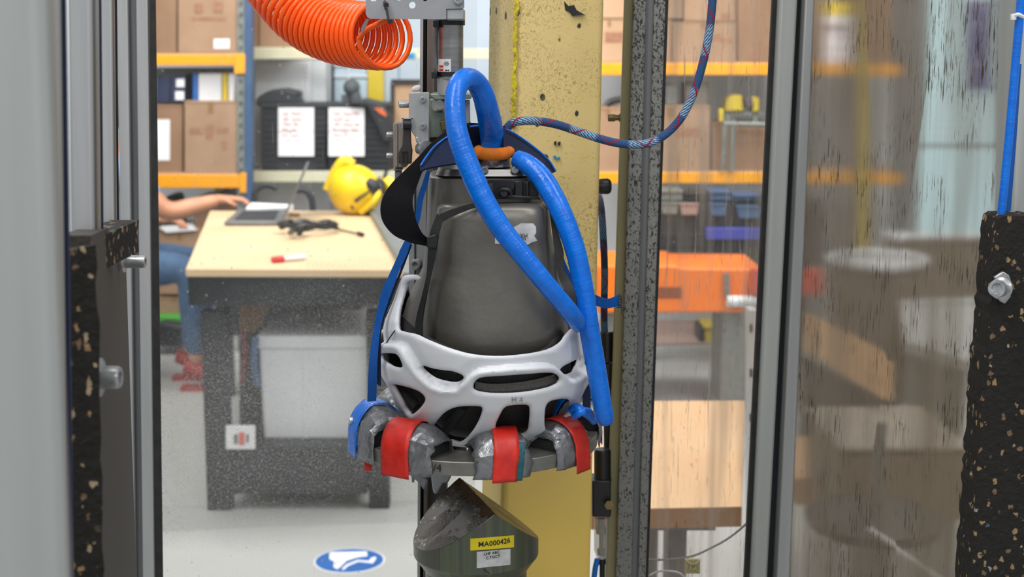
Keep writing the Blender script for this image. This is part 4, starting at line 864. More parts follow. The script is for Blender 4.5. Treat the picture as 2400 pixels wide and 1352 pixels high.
def clearm():
    k = NT('cloudy clear bowl'); k.base(hexc('#cfd0cc')); k.set(.15, 0, .5); k.b.inputs['Alpha'].default_value = .45; return k.m
mats['clear'] = clearm()
def holed(outline, holes, Y, depth):
    """plate with real holes: constrained triangulation in the plate's plane, then pushed back"""
    pts = []; edges = []
    for loop in [outline] + holes:
        o = len(pts); pts += [Vector(p) for p in loop]; edges += [(o + i, o + (i + 1) % len(loop)) for i in range(len(loop))]
    r = geometry.delaunay_2d_cdt(pts, edges, [], 1, 1e-6)
    v2, e2, f2 = r[0], r[1], r[2]
    def inside(p, poly):
        c = False; n = len(poly)
        for i in range(n):
            a, b = poly[i], poly[(i + 1) % n]
            if (a[1] > p[1]) != (b[1] > p[1]) and p[0] < (b[0] - a[0]) * (p[1] - a[1]) / (b[1] - a[1]) + a[0]: c = not c
        return c
    fs = [f for f in f2 if not any(inside(tuple(sum((v2[i] for i in f), Vector((0, 0))) / len(f)), h) for h in holes)]
    V = [U(p.x, p.y, Y) for p in v2]; n = len(V); V += [v + Vector((0, depth, 0)) for v in V]
    cnt = {}
    for f in fs:
        for i in range(len(f)):
            a, b = f[i], f[(i + 1) % len(f)]; cnt.setdefault((min(a, b), max(a, b)), []).append((a, b))
    Fs = [tuple(f) for f in fs] + [tuple(reversed([i + n for i in f])) for f in fs] + [(b, a, a + n, b + n) for k_, l in cnt.items() if len(l) == 1 for a, b in l]
    return (V, Fs)
def circ(cx, cy, r, n=24): return [(cx + r * math.cos(2 * math.pi * i / n), cy + r * math.sin(2 * math.pi * i / n)) for i in range(n)]
def bolt(px, py, Y, rpx, d=(0, -1, 0), L=.006, name='bolt', mat='zinc', washer=False):
    """socket-head bolt: rim with a recessed hexagon"""
    c = U(px, py, Y); r = (U(px + rpx, py, Y) - c).length; d = Vector(d).normalized()
    g = lathe(c, c + d * L, [(0, r), (.85, r), (1, r * .9), (1, r * .55), (.45, r * .5)], 24)
    if washer: g = join(g, lathe(c - d * .0005, c + d * .0012, [(0, r * 1.7), (1, r * 1.7)], 24))
    return obj(name, g, mat)
# ================================================================== enclosure frame
near = thing('cage_post', 'wide grey cage door post out of focus at the left picture edge', 'post', [obj('body', bar(-260, -210, 98, 148, .5, .010), 'alu_pale', bevel=.004), obj('side_lip', bar(100, 150, 112, 160, .511, .004), 'alu_warm', bevel=.003)])
thing('cage_post', 'second grey cage upright from the left, blurred brown edge', 'post', [obj('body', bar(60, 90, 140, 158, .80, .004), 'alu_warm', bevel=.003), obj('gap_seal', bar(142, 160, 152, 170, .81, .003), 'navy', smooth=False)])
thing('cage_post', 'third grey cage upright from the left behind the rubber slab', 'post', [obj('body', bar(158, 176, 214, 228, 1.02, .006), 'alu', bevel=.003), obj('side_lip', bar(214, 228, 230, 243, 1.03, .004), 'alu_warm', bevel=.002), obj('gap_seal', bar(231, 244, 236, 249, 1.035, .002), 'navy', smooth=False)])
thing('cage_post', 'narrow fourth cage upright rising above the rubber slab', 'post', [obj('body', bar(234, 246, 262, 276, 1.28, .004), 'alu', bevel=.002), obj('side_lip', bar(262, 276, 267, 281, 1.285, .003), 'alu_warm', smooth=False), obj('gap_seal', bar(267, 281, 273, 286, 1.29, .002), 'gasket', smooth=False)])
thing('cage_post', 'grooved grey cage post with black gasket left of the dusty pane', 'post', [
    obj('left_face', bar(272, 296, 299, 318, 1.66, .008), 'alu', bevel=.0015), obj('groove', bar(298, 317, 320, 336, 1.668, .04), 'alu_dark', smooth=False), obj('right_face', bar(318, 334, 346, 362, 1.66, .008), 'alu', bevel=.0015),
    lab(obj('edge_strip', bar(346, 362, 350, 364, 1.664, .004), 'alu_warm', smooth=False), 'stained edge'), obj('gasket', bar(350, 364, 364, 381, 1.662, .003), 'gasket', smooth=False)])
P1 = [U(340, -420, 1.70), U(1120, -420, 1.78), U(1105, 2900, 1.78), U(365, 2900, 1.70)]
def pane_obj(name, label, P, mat, d=.005):
    o = obj(name, prism(P, (0, d, 0)), mat, smooth=False); struct(o, label); return o
def zfix(P, z0=.02, z1=2.35):
    out = []
    for a, b in ((P[0], P[3]), (P[1], P[2])):
        out.append((a + (b - a) * ((z1 - a.z) / (b.z - a.z)), a + (b - a) * ((z0 - a.z) / (b.z - a.z))))
    return [out[0][0], out[1][0], out[1][1], out[0][1]]
pane_obj('window_2', 'dusty water spotted acrylic pane behind the left half', zfix(P1), 'pane_dust')
thing('cage_post', 'leaning grey cage post with chipped paint crossed by the rope', 'post', [
    lab(obj('yellowed_strip', bar(1464, 1420, 1486, 1444, 1.70, .014), 'olive', bevel=.001), 'yellowed plastic strip'), obj('left_face', bar(1485, 1443, 1515, 1481, 1.69, .06), 'chipped', bevel=.0015), obj('groove', bar(1514, 1480, 1534, 1496, 1.697, .04), 'groove', smooth=False),
    obj('right_face', bar(1533, 1495, 1561, 1514, 1.69, .06), 'chipped', bevel=.0015), obj('gasket', bar(1561, 1514, 1567, 1519, 1.692, .05), 'gasket', smooth=False)])
pane_obj('window_3', 'streaked acrylic pane right of the chipped post', zfix([U(1560, -420, 1.74), U(1835, -420, 1.74), U(1700, 2900, 1.74), U(1480, 2900, 1.74)]), 'pane_light')
thing('cage_post', 'grey door post between the streaked and the scratched pane', 'post', [
    obj('gasket', bar(1811, 1745, 1830, 1764, 1.70, .01), 'gasket', smooth=False), obj('left_face', bar(1829, 1763, 1870, 1799, 1.68, .06), 'alu_pale', bevel=.003), obj('groove', bar(1869, 1798, 1888, 1822, 1.70, .03), 'dark_steel', smooth=False),
    obj('right_face', bar(1887, 1821, 1910, 1852, 1.67, .06), 'alu', bevel=.002)])
pane_obj('window_4', 'heavily scratched hazy acrylic door pane', zfix([U(1900, -420, 1.69), U(2420, -420, 1.34), U(2250, 2900, 1.34), U(1780, 2900, 1.69)]), 'pane_scratch')
thing('cage_post', 'grey cage post at the right picture edge above the rubber slab', 'post', [obj('body', bar(2386, 2352, 2560, 2520, 1.26, .05), 'alu_pale', bevel=.003), obj('groove', bar(2420, 2388, 2432, 2400, 1.258, .004), 'alu_dark', smooth=False)])
# rubber slabs
def slab(P, d, name='slab', mat='crumb', rag=.0015, n=60):
    return prism(P, d)
def ragged(P, d, amp, step=.012):
    out = []; n = len(P)
    for i in range(n):
        a, b = Vector(P[i]), Vector(P[(i + 1) % n]); k = max(1, int((b - a).length / step))
        for j in range(k): out.append(a.lerp(b, j / k) + Vector((random.uniform(-amp, amp), 0, random.uniform(-amp, amp))))
    return prism(out, d)
random.seed(3)
def slabx(p_near_top, p_far_top, zb):
    a, b = p_near_top, p_far_top; return a, b
A = U(240, 520, 1.02); B = U(290, 518, 1.36)
Lw = obj('face', prism([U(212, 552, .86), U(292, 517, 1.40), U(322, 1420, 1.40), U(236, 1460, .86)], (-.02, 0, 0)), 'crumb_cut', smooth=False)
Lf = obj('front_edge', ragged([U(140, 590, .84), U(226, 575, .85), U(244, 1460, .85), U(150, 1460, .84)], (-.01, .02, 0), .0012), 'crumb', angle=20)
Lt = obj('top_block', ragged([U(150, 556, 1.0), U(222, 556, 1.0), U(222, 640, 1.0), U(150, 660, 1.0)], (0, .12, 0), .0012), 'crumb', angle=20)
bl1 = bolt(289, 613, 1.24, 15, (1, -.03, 0), .020, washer=True); bl2 = bolt(232, 884, .90, 27, (1, -.03, 0), .014, washer=True)
thing('rubber_slab', 'black crumb rubber buffer slab with two bolts at the left', 'slab', [Lw, Lf, Lt, bl1, bl2])
Rf = obj('slab', ragged([U(2338, 512, 1.2), U(2352, 506, 1.2), U(2460, 508, 1.2), U(2460, 1480, 1.2), U(2262, 1480, 1.2), U(2286, 1180, 1.2), U(2302, 930, 1.2), U(2322, 700, 1.2)], (0, .04, 0), .0013, .006), 'crumb', angle=20)
rc = U(2338, 678, 1.185); ws = obj('washer', pp([(2330, 650), (2352, 636), (2366, 645), (2374, 670), (2370, 695), (2356, 713), (2344, 706), (2336, 690), (2350, 672)], 1.192, .004), 'zinc', bevel=.001)
bh = obj('bolt', join(lathe(U(2350, 676, 1.192), U(2336, 676, 1.172), [(0, .0085), (.3, .0095), (.35, .0075), (1, .0072), (1, .0045), (.9, .004)], 20)), 'zinc')
thing('rubber_slab', 'black crumb rubber buffer slab with a washer and bolt at the right', 'slab', [Rf, ws, bh])
# blue pneumatic tube on the right post
thing('air_hose', 'blue pneumatic tube running down the right post', 'hose', [obj('hose', tube([U(x, y, Y) for x, y, Y in ((2400, -140, 1.215), (2393, 0, 1.215), (2380, 150, 1.215), (2364, 330, 1.215), (2347, 500, 1.215), (2333, 620, 1.215), (2330, 720, 1.225), (2330, 900, 1.25))], .0036, 16, 8), 'blue_tape'),
    obj('second_hose', tube([U(x, y, Y) for x, y, Y in ((2388, 150, 1.245), (2376, 330, 1.245), (2362, 500, 1.245), (2350, 620, 1.25))], .0022, 10, 6), 'webbing'),
    lab(obj('cable_tie', join(tube([U(2376, 38, 1.212), U(2386, 34, 1.209), U(2398, 40, 1.212)], .0016, 6), pr(2372, 32, 2382, 46, 1.21, .004)), 'paper', angle=30), 'clear cable tie')])
# yellow column
front = [(1205, 1171), (1420, 1386)]
def colm(Y0=1.60, z1=2.35):
    def edge(xt, xb, Y, z):
        a, b = U(xt, 0, Y), U(xb, 1352, Y); return a + (b - a) * ((z - a.z) / (b.z - a.z))
    secs = []
    for z in (0, z1):
        a = edge(1205, 1172, Y0, z); b = edge(1419, 1386, Y0 + .02, z); l = edge(1144, 1124, Y0 + .10, z)
        secs.append([a, b, b + (l - a) * 1.0, l])
    return (secs[0] + secs[1], BF)
cb_ = obj('tube', colm(), 'column', bevel=.008, seg=4)
bp = obj('base_plate', box(-.12, .22, 1.52, 1.86, 0, .015), 'column', bevel=.003)
random.seed(21); L_ = []; R_ = []
for y in range(0, 300, 9):
    x = 1211 - y * .025; L_.append((x - random.uniform(3, 8), y)); R_.append((x + random.uniform(1, 8), y))
stk = lab(obj('paint_streak', pp(L_ + R_[::-1], 1.5965, .004), 'yellow_paint', smooth=False), 'flaking bright yellow streak')
dk = lab(obj('gouge_mark', join(pp([(1322, 2), (1332, 14), (1345, 12), (1352, 24), (1373, 36), (1355, 35), (1342, 38), (1335, 28), (1325, 24)], 1.611, .003), pp([(1299, 332), (1304, 331), (1304, 340), (1299, 339)], 1.608, .003), pp([(1308, 333), (1314, 332), (1313, 341), (1308, 340)], 1.608, .003)), 'gasket', smooth=False), 'black gouge marks')
bs = lab(obj('blue_spots', join(pp([(1297, 366), (1303, 364), (1305, 370), (1300, 373)], 1.608, .003), pp([(1306, 369), (1313, 367), (1312, 374), (1307, 373)], 1.608, .003)), M('cyan paint', '#1b8fc4', .5), smooth=False), 'cyan paint spots')
thing('column', 'scuffed cream yellow square column behind the headform', 'column', [cb_, bp, stk, dk, bs])
# guide rail
thing('guide_rail', 'dark grey vertical guide rail of the drop rig', 'rail', [lab(obj('left_flange', bar(985, 978, 992, 984, 1.55, .05), 'alu', smooth=False), 'pale flange'), obj('slot', bar(992, 984, 1000, 990, 1.556, .04), 'gasket', smooth=False), obj('web', bar(1000, 990, 1020, 1000, 1.55, .05), 'brown_steel', bevel=.001),
    obj('rear_web', bar(1020, 1000, 1060, 1045, 1.575, .03), 'alu_dark', smooth=False)])
# fittings on the right, between column and leaning post
def lz(px, y0, y1, Y, prof, mat, name, n=24):
    return obj(name, lathe(U(px, y0, Y), U(px, y1, Y), [(t, (U(px + r, y0, Y) - U(px, y0, Y)).length) for t, r in prof], n), mat)
thing('clamp_knob', 'black plastic knob sticking out behind the column', 'knob', [obj('grip', lathe(U(1400, 437, 1.68), U(1433, 436, 1.68), [(0, .009), (.3, .0095), (.75, .0098), (.92, .008), (1, .005)], 10), 'black_plastic'), obj('stem', cyl(U(1380, 437, 1.68), U(1402, 437, 1.68), .004), 'steel')])
thing('brass_fitting', 'dull brass fitting on the leaning post', 'fitting', [obj('nut', lathe(U(1425, 276, 1.715), U(1441, 276, 1.715), [(0, .0045), (.1, .005), (1, .005)], 6), 'brass', smooth=False), obj('collar', lathe(U(1441, 276, 1.715), U(1466, 276, 1.715), [(0, .0035), (.4, .0035), (.4, .005), (.6, .005), (.6, .0035), (1, .0035)], 16), 'brass')])
thing('filter_regulator', 'black compressed air filter with a clear bowl, lower one', 'regulator', [lz(1412, 1052, 1127, 1.70, [(0, 17), (.08, 20), (.85, 20), (.9, 21), (1, 21)], 'black_plastic', 'adjusting_cap'), obj('body', pr(1388, 1127, 1432, 1212, 1.685, .035), 'black_plastic', bevel=.002), lz(1409, 1212, 1308, 1.70, [(0, 17), (.8, 17), (1, 10)], 'clear', 'bowl'), lz(1409, 1215, 1300, 1.70, [(0, 8), (.2, 8), (.25, 12), (.4, 12), (.45, 5), (.8, 5), (.85, 10), (1, 8)], 'charcoal', 'filter_element'), lz(1411, 1308, 1352, 1.70, [(0, 9), (.3, 9), (.35, 6), (1, 6)], 'black_plastic', 'drain_valve'),
    obj('side_screw', lathe(U(1428, 1184, 1.68), U(1428, 1184, 1.674), [(0, .006), (1, .006)], 6), 'brass', smooth=False)])
thing('filter_regulator', 'black compressed air regulator cap above the clear bowl filter', 'regulator', [lz(1422, 776, 846, 1.72, [(0, 15), (.1, 17), (1, 17)], 'black_plastic', 'adjusting_cap'), lz(1424, 850, 1048, 1.72, [(0, 15), (.04, 15), (.05, 13), (.3, 14), (.31, 11), (1, 9)], 'charcoal', 'body')])
tag(obj('air_hose', tube([U(1400, 1310, 1.69), U(1394, 1340, 1.69), U(1390, 1400, 1.69), U(1388, 1600, 1.70)], .0035, 12), 'blue_tape'), 'blue air hose below the clear bowl filter', 'hose')
tag(obj('climbing_rope', tube([U(1396, 440, 1.80), U(1408, 480, 1.735), U(1414, 560, 1.71), U(1417, 640, 1.71), U(1416, 760, 1.715), U(1424, 900, 1.74)], .0044, 14, 8), 'rope_dark'), 'dark blue rope hanging down beside the column', 'rope')
tag(obj('grey_cable', tube([U(1500, 1309, 1.77), U(1540, 1312, 1.77), U(1615, 1305, 1.77), U(1670, 1282, 1.77), U(1713, 1257, 1.77), U(1752, 1224, 1.77), U(1790, 1180, 1.77)], .0016, 8, 6), 'shade'), 'thin grey cable curving behind the streaked pane', 'cable')
tag(obj('white_cable', tube([U(1515, 1352, 1.77), U(1548, 1338, 1.77), U(1590, 1342, 1.77), U(1610, 1360, 1.77)], .0014, 8, 6), 'white_plastic'), 'thin white cable arc at the foot of the streaked pane', 'cable')
tag(obj('cable_tie_mount', join(pr(1606, 1311, 1641, 1344, 1.735, .004), *[tube([U(x0, y0, 1.734), U(x1, y1, 1.731)], .0012, 6, 1) for x0, y0, x1, y1 in ((1608, 1313, 1618, 1322), (1639, 1313, 1630, 1322), (1608, 1342, 1618, 1334), (1639, 1342, 1630, 1334), (1618, 1322, 1630, 1322), (1618, 1334, 1630, 1334), (1618, 1322, 1618, 1334), (1630, 1322, 1630, 1334))]), M('yellowed nylon', '#b3ab80', .5), angle=30), 'square yellowed cable tie mount stuck on the streaked pane', 'mount')
# ================================================================== top of the rig
plate_out = [(857, -60), (1087, -60), (1088, 17), (1085, 20), (1046, 21), (1046, 44), (1042, 45), (868, 44), (861, 40), (857, 32)]
pl_ = obj('plate', holed(plate_out, [circ(905, 11, 7.5), circ(966, 12, 8), circ(875, -3, 7.5), circ(935, -4, 6), circ(996, -3, 6)], 1.36, .003), M('zinc plated bracket sheet', '#a6a8ab', .34, .45, n=30, col2='#9b9da1'), smooth=False)
blk = obj('end_block', pr(1046, 20, 1087, 46, 1.362, .04), 'alu', bevel=.001)
thing('perforated_bracket', 'silver perforated bracket plate at the top of the rig', 'bracket', [pl_, blk, bolt(1075, -1, 1.36, 12), lab(obj('bent_tab', prism([U(866, 44, 1.362), U(858, 44, 1.362), U(846, 66, 1.362), U(846, 77, 1.362), U(851, 76, 1.362)], (0, .002, 0)), 'shade', smooth=False), 'bent grey tab')])
tag(obj('cable_tie', join(lathe(U(905, 11, 1.356), U(905, 11, 1.352), [(0, .0028), (1, .002)], 14), prism([U(902, 16, 1.352), U(908, 16, 1.352), U(914, 48, 1.35), U(908, 50, 1.35)], (0, .001, 0)), prism([U(907, 48, 1.349), U(919, 45, 1.349), U(921, 54, 1.349), U(910, 57, 1.349)], (0, .004, 0)), tube([U(905, 22, 1.352), U(902, 10, 1.358), U(903, -2, 1.364), U(905, 10, 1.37)], .0014, 6)), 'black_plastic', angle=30), 'black cable tie through the perforated bracket', 'cable tie')
cy = 1.41
cl = lz(1057, 24, 186, cy, [(0, 29), (1, 29)], 'steel', 'barrel', 40); cl2 = lz(1050, 180, 222, cy, [(0, 25), (1, 25)], 'alu', 'lower_cap', 32)
cs = Vector(U(1057, 155, cy)); cr = (U(1086, 155, cy) - U(1057, 155, cy)).length
def wrap(cx, y0, y1, Y, rpx, a0, a1, mat, name, off=.0003, n=14, th=.0004):
    """thin label wrapped on an upright cylinder, angles from the camera side in degrees"""
    c0_, c1_ = U(cx, y0, Y), U(cx, y1, Y); r = (U(cx + rpx, y0, Y) - U(cx, y0, Y)).length + off; V = []
    for rr in (r, r - th):
        for c_ in (c0_, c1_):
            for i in range(n + 1): a = math.radians(a0 + (a1 - a0) * i / n); V.append(Vector((c_.x + rr * math.sin(a), c_.y - rr * math.cos(a), c_.z)))
    m = n + 1; Fs = []
    for i in range(n): Fs += [(i, i + 1, m + i + 1, m + i), (2 * m + i, 3 * m + i, 3 * m + i + 1, 2 * m + i + 1), (i, 2 * m + i, 2 * m + i + 1, i + 1), (m + i, m + i + 1, 3 * m + i + 1, 3 * m + i)]
    Fs += [(0, m, 3 * m, 2 * m), (n, 2 * m + n, 3 * m + n, m + n)]
    return obj(name, (V, Fs), mat, smooth=False)
lbw = lab(wrap(1057, 138, 171, cy, 29, -85, 2, 'paper', 'label'), 'white printed label')
mk = [wrap(1057, y0, y1, cy, 29, a0, a1, 'black_plastic', 'label_print', .0007, 4) for y0, y1, a0, a1 in ((145, 146, -26, -10), (152, 153, -26, -10), (145, 153, -26, -25), (145, 153, -11, -10), (149, 150, -32, -6), (163, 166, -24, -16), (163, 166, -13, -6))]
mk += [lab(wrap(1057, y0, y0 + 5, cy, 29, -62, -34, 'red', 'label_print', .0007, 4), 'red print') for y0 in (153, 161)]
sub_(lbw, *mk)
thing('air_cylinder', 'steel pneumatic cylinder hanging below the perforated bracket', 'cylinder', [cl, cl2, lbw, lab(obj('clear_conduit', tube([U(1024, 62, cy), U(1020, 85, cy), U(1019, 115, cy), U(1022, 150, cy), U(1026, 166, cy)], .0022, 8), 'shade'), 'grey side tube')])
def band_tie(y0, y1, x0, lb, a0=-100, a1=95):
    c_ = U(1057, (y0 + y1) / 2, cy)
    t_ = obj('strap', lathe(U(1057, y0, cy), U(1057, y1, cy), [(0, cr + .0001), (0, cr + .0016), (1, cr + .0016), (1, cr + .0001)], 40, cap=False), 'black_plastic')
    h_ = obj('head', pr(x0, y0 - 1, x0 + 14, y1 + 5, cy - .012, .012), 'black_plastic', bevel=.001)
    return thing('cable_tie', lb, 'cable tie', [t_, h_])
band_tie(47, 59, 1015, 'black cable tie round the top of the air cylinder'); band_tie(168, 179, 1011, 'black cable tie round the foot of the air cylinder')
# carriage block with bolts
parts = [obj('left_plate', pp([(958, 217), (1006, 216), (1006, 336), (985, 336), (958, 300)], 1.40, .004), 'alu', bevel=.0008), obj('box', pr(1007, 232, 1046, 322, 1.425, .06), 'green_alu', bevel=.001), obj('top_plate', pp([(1008, 219), (1102, 219), (1104, 232), (1020, 234), (1008, 226)], 1.405, .07), 'green_alu', bevel=.001),
    obj('round_boss', lathe(U(1030, 246, 1.43), U(1030, 246, 1.405), [(0, .008), (.7, .008), (1, .005)], 16), 'steel'), obj('right_plate', pp([(1089, 234), (1102, 234), (1102, 290), (1089, 292)], 1.42, .004), 'alu', bevel=.0008), lab(obj('end_stop', pp([(963, 215), (965, 204), (974, 200), (985, 201), (985, 215)], 1.42, .02), 'paper', bevel=.002), 'white plastic end stop'),
    obj('brass_lug', pp([(1030, 283), (1048, 280), (1048, 306), (1034, 306)], 1.415, .02), 'brass', bevel=.001), obj('base_bar', pr(1007, 322, 1050, 332, 1.43, .05), 'black_plastic', smooth=False)]
for x, y in ((992, 233), (992, 295)): parts.append(bolt(x, y, 1.40, 7.5))
parts += [bolt(958, 244, 1.41, 8.5, (-1, -.25, 0), .010), bolt(1097, 240, 1.42, 5)]
parts += [obj('hinge_pin', lathe(U(984, 349, 1.405), U(1000, 347, 1.395), [(0, .006), (.6, .006), (.6, .0075), (1, .0075)], 16), 'zinc'), obj('hook_arm', pp([(973, 321), (982, 321), (986, 335), (1000, 342), (998, 350), (984, 346), (975, 332)], 1.398, .004), 'zinc', bevel=.0008)]
thing('carriage_block', 'bolted aluminium carriage block left of the blue padded loop', 'block', parts)
lp_ = [obj('housing', pp([(921, 290), (924, 287), (958, 288), (960, 380), (950, 393), (922, 392)], 1.41, .03), 'beige', bevel=.002), obj('rib', pr(928, 290, 931, 390, 1.408, .003), 'beige', smooth=False), bolt(920, 315, 1.42, 6, (-1, -.2, 0), .006), bolt(920, 364, 1.42, 6, (-1, -.2, 0), .006),
    obj('lever', pp([(945, 300), (962, 300), (963, 335), (966, 352), (964, 384), (934, 384), (934, 358), (943, 340)], 1.40, .008), 'dark_grey_pl', bevel=.001), lab(obj('roller', lathe(U(945, 291, 1.398), U(965, 291, 1.398), [(0, .005), (1, .005)], 16), 'black_plastic'), 'black roller'),
    obj('roller_bracket', join(pr(942, 277, 945, 300, 1.395, .01), pr(964, 277, 967, 302, 1.395, .01), pr(942, 276, 967, 279, 1.395, .01)), 'zinc', smooth=False), obj('foot', pr(922, 394, 942, 400, 1.415, .02), 'beige', bevel=.001), obj('clip', join(pr(943, 356, 945, 380, 1.398, .003), pr(952, 356, 954, 380, 1.398, .003), pr(943, 355, 954, 358, 1.398, .003)), 'gasket', smooth=False), obj('lower_stem', pr(925, 400, 940, 470, 1.42, .015), 'shade', bevel=.001)]
thing('toggle_latch', 'beige toggle latch with a dark lever above the black strap', 'latch', lp_)
thing('release_plate', 'grey steel support plate behind the headform left side', 'plate', [obj('plate', pr(958, 398, 1000, 690, 1.50, .01), 'alu', bevel=.001), obj('slot', pr(971, 400, 974, 688, 1.498, .004), 'gasket', smooth=False), bolt(980, 618, 1.495, 13, (-.3, -1, 0), .01)])
# ------------------------------------------------------------------ orange spiral hose
def coil():
    ctr = catmull([U(906, 84, 1.412), U(880, 84, 1.42), U(840, 82, 1.43), U(795, 74, 1.44), U(750, 58, 1.45), U(705, 30, 1.46), U(665, -12, 1.47), U(620, -70, 1.48), U(590, -130, 1.48)], 40)
    ctr = [Vector(c) for c in ctr]; m = len(ctr); R0 = .0312; P = []
    cum = [0]
    for i in range(1, m): cum.append(cum[-1] + (ctr[i] - ctr[i - 1]).length)
    tot = cum[-1]
    # pitch grows towards the stretched end
    s = 0; ph = .1; S = []
    while s < tot:
        pitch = float(np.interp(s / tot, [0, .04, .10, .5, .72, 1], [.0125, .0085, .0062, .0068, .0095, .0155])); S.append((s, ph)); ph += 2 * math.pi / 26; s += pitch / 26
    for s, ph in S:
        c = Vector([float(np.interp(s, cum, [q[i] for q in ctr])) for i in range(3)])
        t = Vector([float(np.interp(min(s + .004, tot), cum, [q[i] for q in ctr]) - np.interp(max(s - .004, 0), cum, [q[i] for q in ctr])) for i in range(3)]).normalized()
        t2 = (t + Vector((.10, .50, -.05)) * max(0.0, 1 - s / tot * 1.1)).normalized()
        a = Vector((0, 0, 1)); y = (a - t2 * a.dot(t2)).normalized(); x = y.cross(t2)
        R = R0 * float(np.interp(s / tot, [0, .03, .1, 1], [1.0, 1.02, 1.0, .96]))
        P.append(c + x * (R * math.cos(ph)) + y * (-R * math.sin(ph)))
    return P
cp = coil()
lead = [U(918, 58, 1.372), U(900, 52, 1.36), U(880, 56, 1.33)]
hose = tube(cp, .0027, 10, 1, smooth=False)
thing('spiral_hose', 'coiled bright orange spiral air hose', 'hose', [obj('coils', hose, 'coil', angle=80), obj('tail', tube([cp[0], cp[0].lerp(U(880, 60, 1.382), .5) + Vector((-.001, 0, .002)), U(882, 58, 1.382), U(905, 46, 1.376), U(930, 34, 1.374), U(945, 18, 1.374)], .0027, 10, 8), 'coil', angle=80)])
# ------------------------------------------------------------------ blue padded cable loop
tA = [(1156, 352, 1.420, 28), (1153, 318, 1.415, 28), (1148, 285, 1.402, 28), (1141, 252, 1.385, 27), (1131, 218, 1.375, 26), (1114, 192, 1.365, 25), (1092, 184, 1.350, 25), (1073, 202, 1.335, 24.5), (1066, 240, 1.325, 24.5), (1070, 300, 1.318, 25), (1082, 345, 1.315, 26), (1100, 392, 1.312, 26), (1130, 460, 1.308, 25.5), (1172, 531, 1.306, 25), (1228, 602, 1.304, 23.5), (1282, 668, 1.306, 22.5), (1332, 727, 1.318, 22), (1350, 752, 1.335, 21), (1356, 765, 1.35, 15)]
tB = [(1212, 372, 1.400, 21), (1236, 384, 1.392, 23), (1262, 407, 1.385, 25), (1284, 438, 1.378, 26), (1309, 484, 1.370, 25), (1333, 540, 1.365, 24.5), (1352, 600, 1.362, 24), (1368, 680, 1.36, 24), (1381, 770, 1.36, 24), (1395, 850, 1.36, 23.5), (1408, 925, 1.36, 22.5), (1418, 975, 1.362, 20.5), (1421, 990, 1.364, 16)]
def padtube(T, name, rough=.012):
    P = [U(x, y, Y) for x, y, Y, r in T]; R = [(U(x + r, y, Y) - U(x, y, Y)).length for x, y, Y, r in T]
    return obj(name, tube(P, 1, 24, 10, rad=R, rough=rough), 'blue_tape', angle=80)
thing('padded_loop', 'thick blue tape wrapped loop arching over the headform', 'loop', [padtube(tA, 'padded_tube')])
thing('padded_loop', 'thick blue tape wrapped hose hanging down the right of the helmet', 'loop', [padtube(tB, 'padded_tube')])
rp = [(1182, 322, 1.45), (1186, 304, 1.45), (1202, 288, 1.45), (1228, 283, 1.45), (1262, 284, 1.46), (1306, 292, 1.47), (1352, 307, 1.48), (1399, 323, 1.48), (1446, 335, 1.48), (1492, 339, 1.48), (1528, 333, 1.48), (1562, 313, 1.48), (1592, 282, 1.48), (1615, 243, 1.48), (1632, 200, 1.48), (1644, 160, 1.48), (1655, 115, 1.48), (1664, 62, 1.48), (1670, 0, 1.48), (1676, -90, 1.48), (1680, -260, 1.48)]
tag(obj('climbing_rope', tube([U(*p) for p in rp], .0044, 18, 12), 'rope', angle=80), 'blue climbing rope with red flecks looping across the leaning post', 'rope')
# ================================================================== headform (upside down) and helmet
YH = 1.45
ys = [405, 440, 475, 520, 560, 600, 640, 673, 700, 735, 765, 800, 835, 870, 900]
rear = obj('rear_body', loft([(404, 1012, 1270, 1.462, .058, 4), (408, 1006, 1276, 1.462, .064, 4), (470, 1004, 1282, 1.462, .066, 4), (560, 1000, 1294, 1.464, .07, 3.4), (620, 992, 1306, 1.466, .074, 3), (665, 972, 1318, 1.468, .08, 2.8), (704, 954, 1328, 1.47, .086, 2.6), (735, 945, 1334, 1.47, .09, 2.4), (775, 950, 1336, 1.47, .092, 2.3), (830, 985, 1320, 1.47, .085, 2.3), (880, 1040, 1270, 1.47, .06, 2.3)], 64), 'headform', angle=60)
frontb = obj('face_body', loft([(467, 1046, 1264, 1.425, .058, 4), (470, 1036, 1276, 1.425, .064, 4.2), (478, 1028, 1284, 1.425, .067, 4.2), (500, 1024, 1288, 1.425, .0685, 4.2), (540, 1020, 1291, 1.425, .07, 4), (600, 1010, 1303, 1.426, .072, 3.6), (640, 1001, 1310, 1.427, .075, 3.4), (673, 996, 1317, 1.428, .078, 3.2), (705, 992, 1324, 1.43, .081, 3), (735, 989, 1329, 1.43, .083, 2.8), (766, 987, 1332, 1.432, .086, 2.7), (795, 993, 1330, 1.434, .087, 2.5), (840, 1020, 1305, 1.436, .080, 2.4), (880, 1070, 1260, 1.438, .06, 2.4)], 72), 'headform', angle=50)
npl = obj('neck_plate', loft([(386, 1034, 1240, 1.455, .05, 5), (388, 1030, 1245, 1.455, .054, 5), (403, 1024, 1252, 1.455, .056, 5), (405, 1030, 1246, 1.455, .05, 5)], 64), 'steel', angle=40)
col_ = obj('neck_collar', loft([(366, 1124, 1194, 1.425, .02, 3), (372, 1122, 1196, 1.425, .024, 3), (388, 1121, 1197, 1.425, .026, 3)], 40), 'duct', angle=60)
def ring_pts(cx, y, Y, rx, ry, a0, a1, n=12, dy=0):
    c = U(cx, y, Y); s = (U(cx + rx, y, Y) - c).length
    return [Vector((c.x + s * math.sin(math.radians(a)), c.y - ry * math.cos(math.radians(a)), c.z + dy * math.cos(math.radians(a)))) for a in np.linspace(a0, a1, n)]
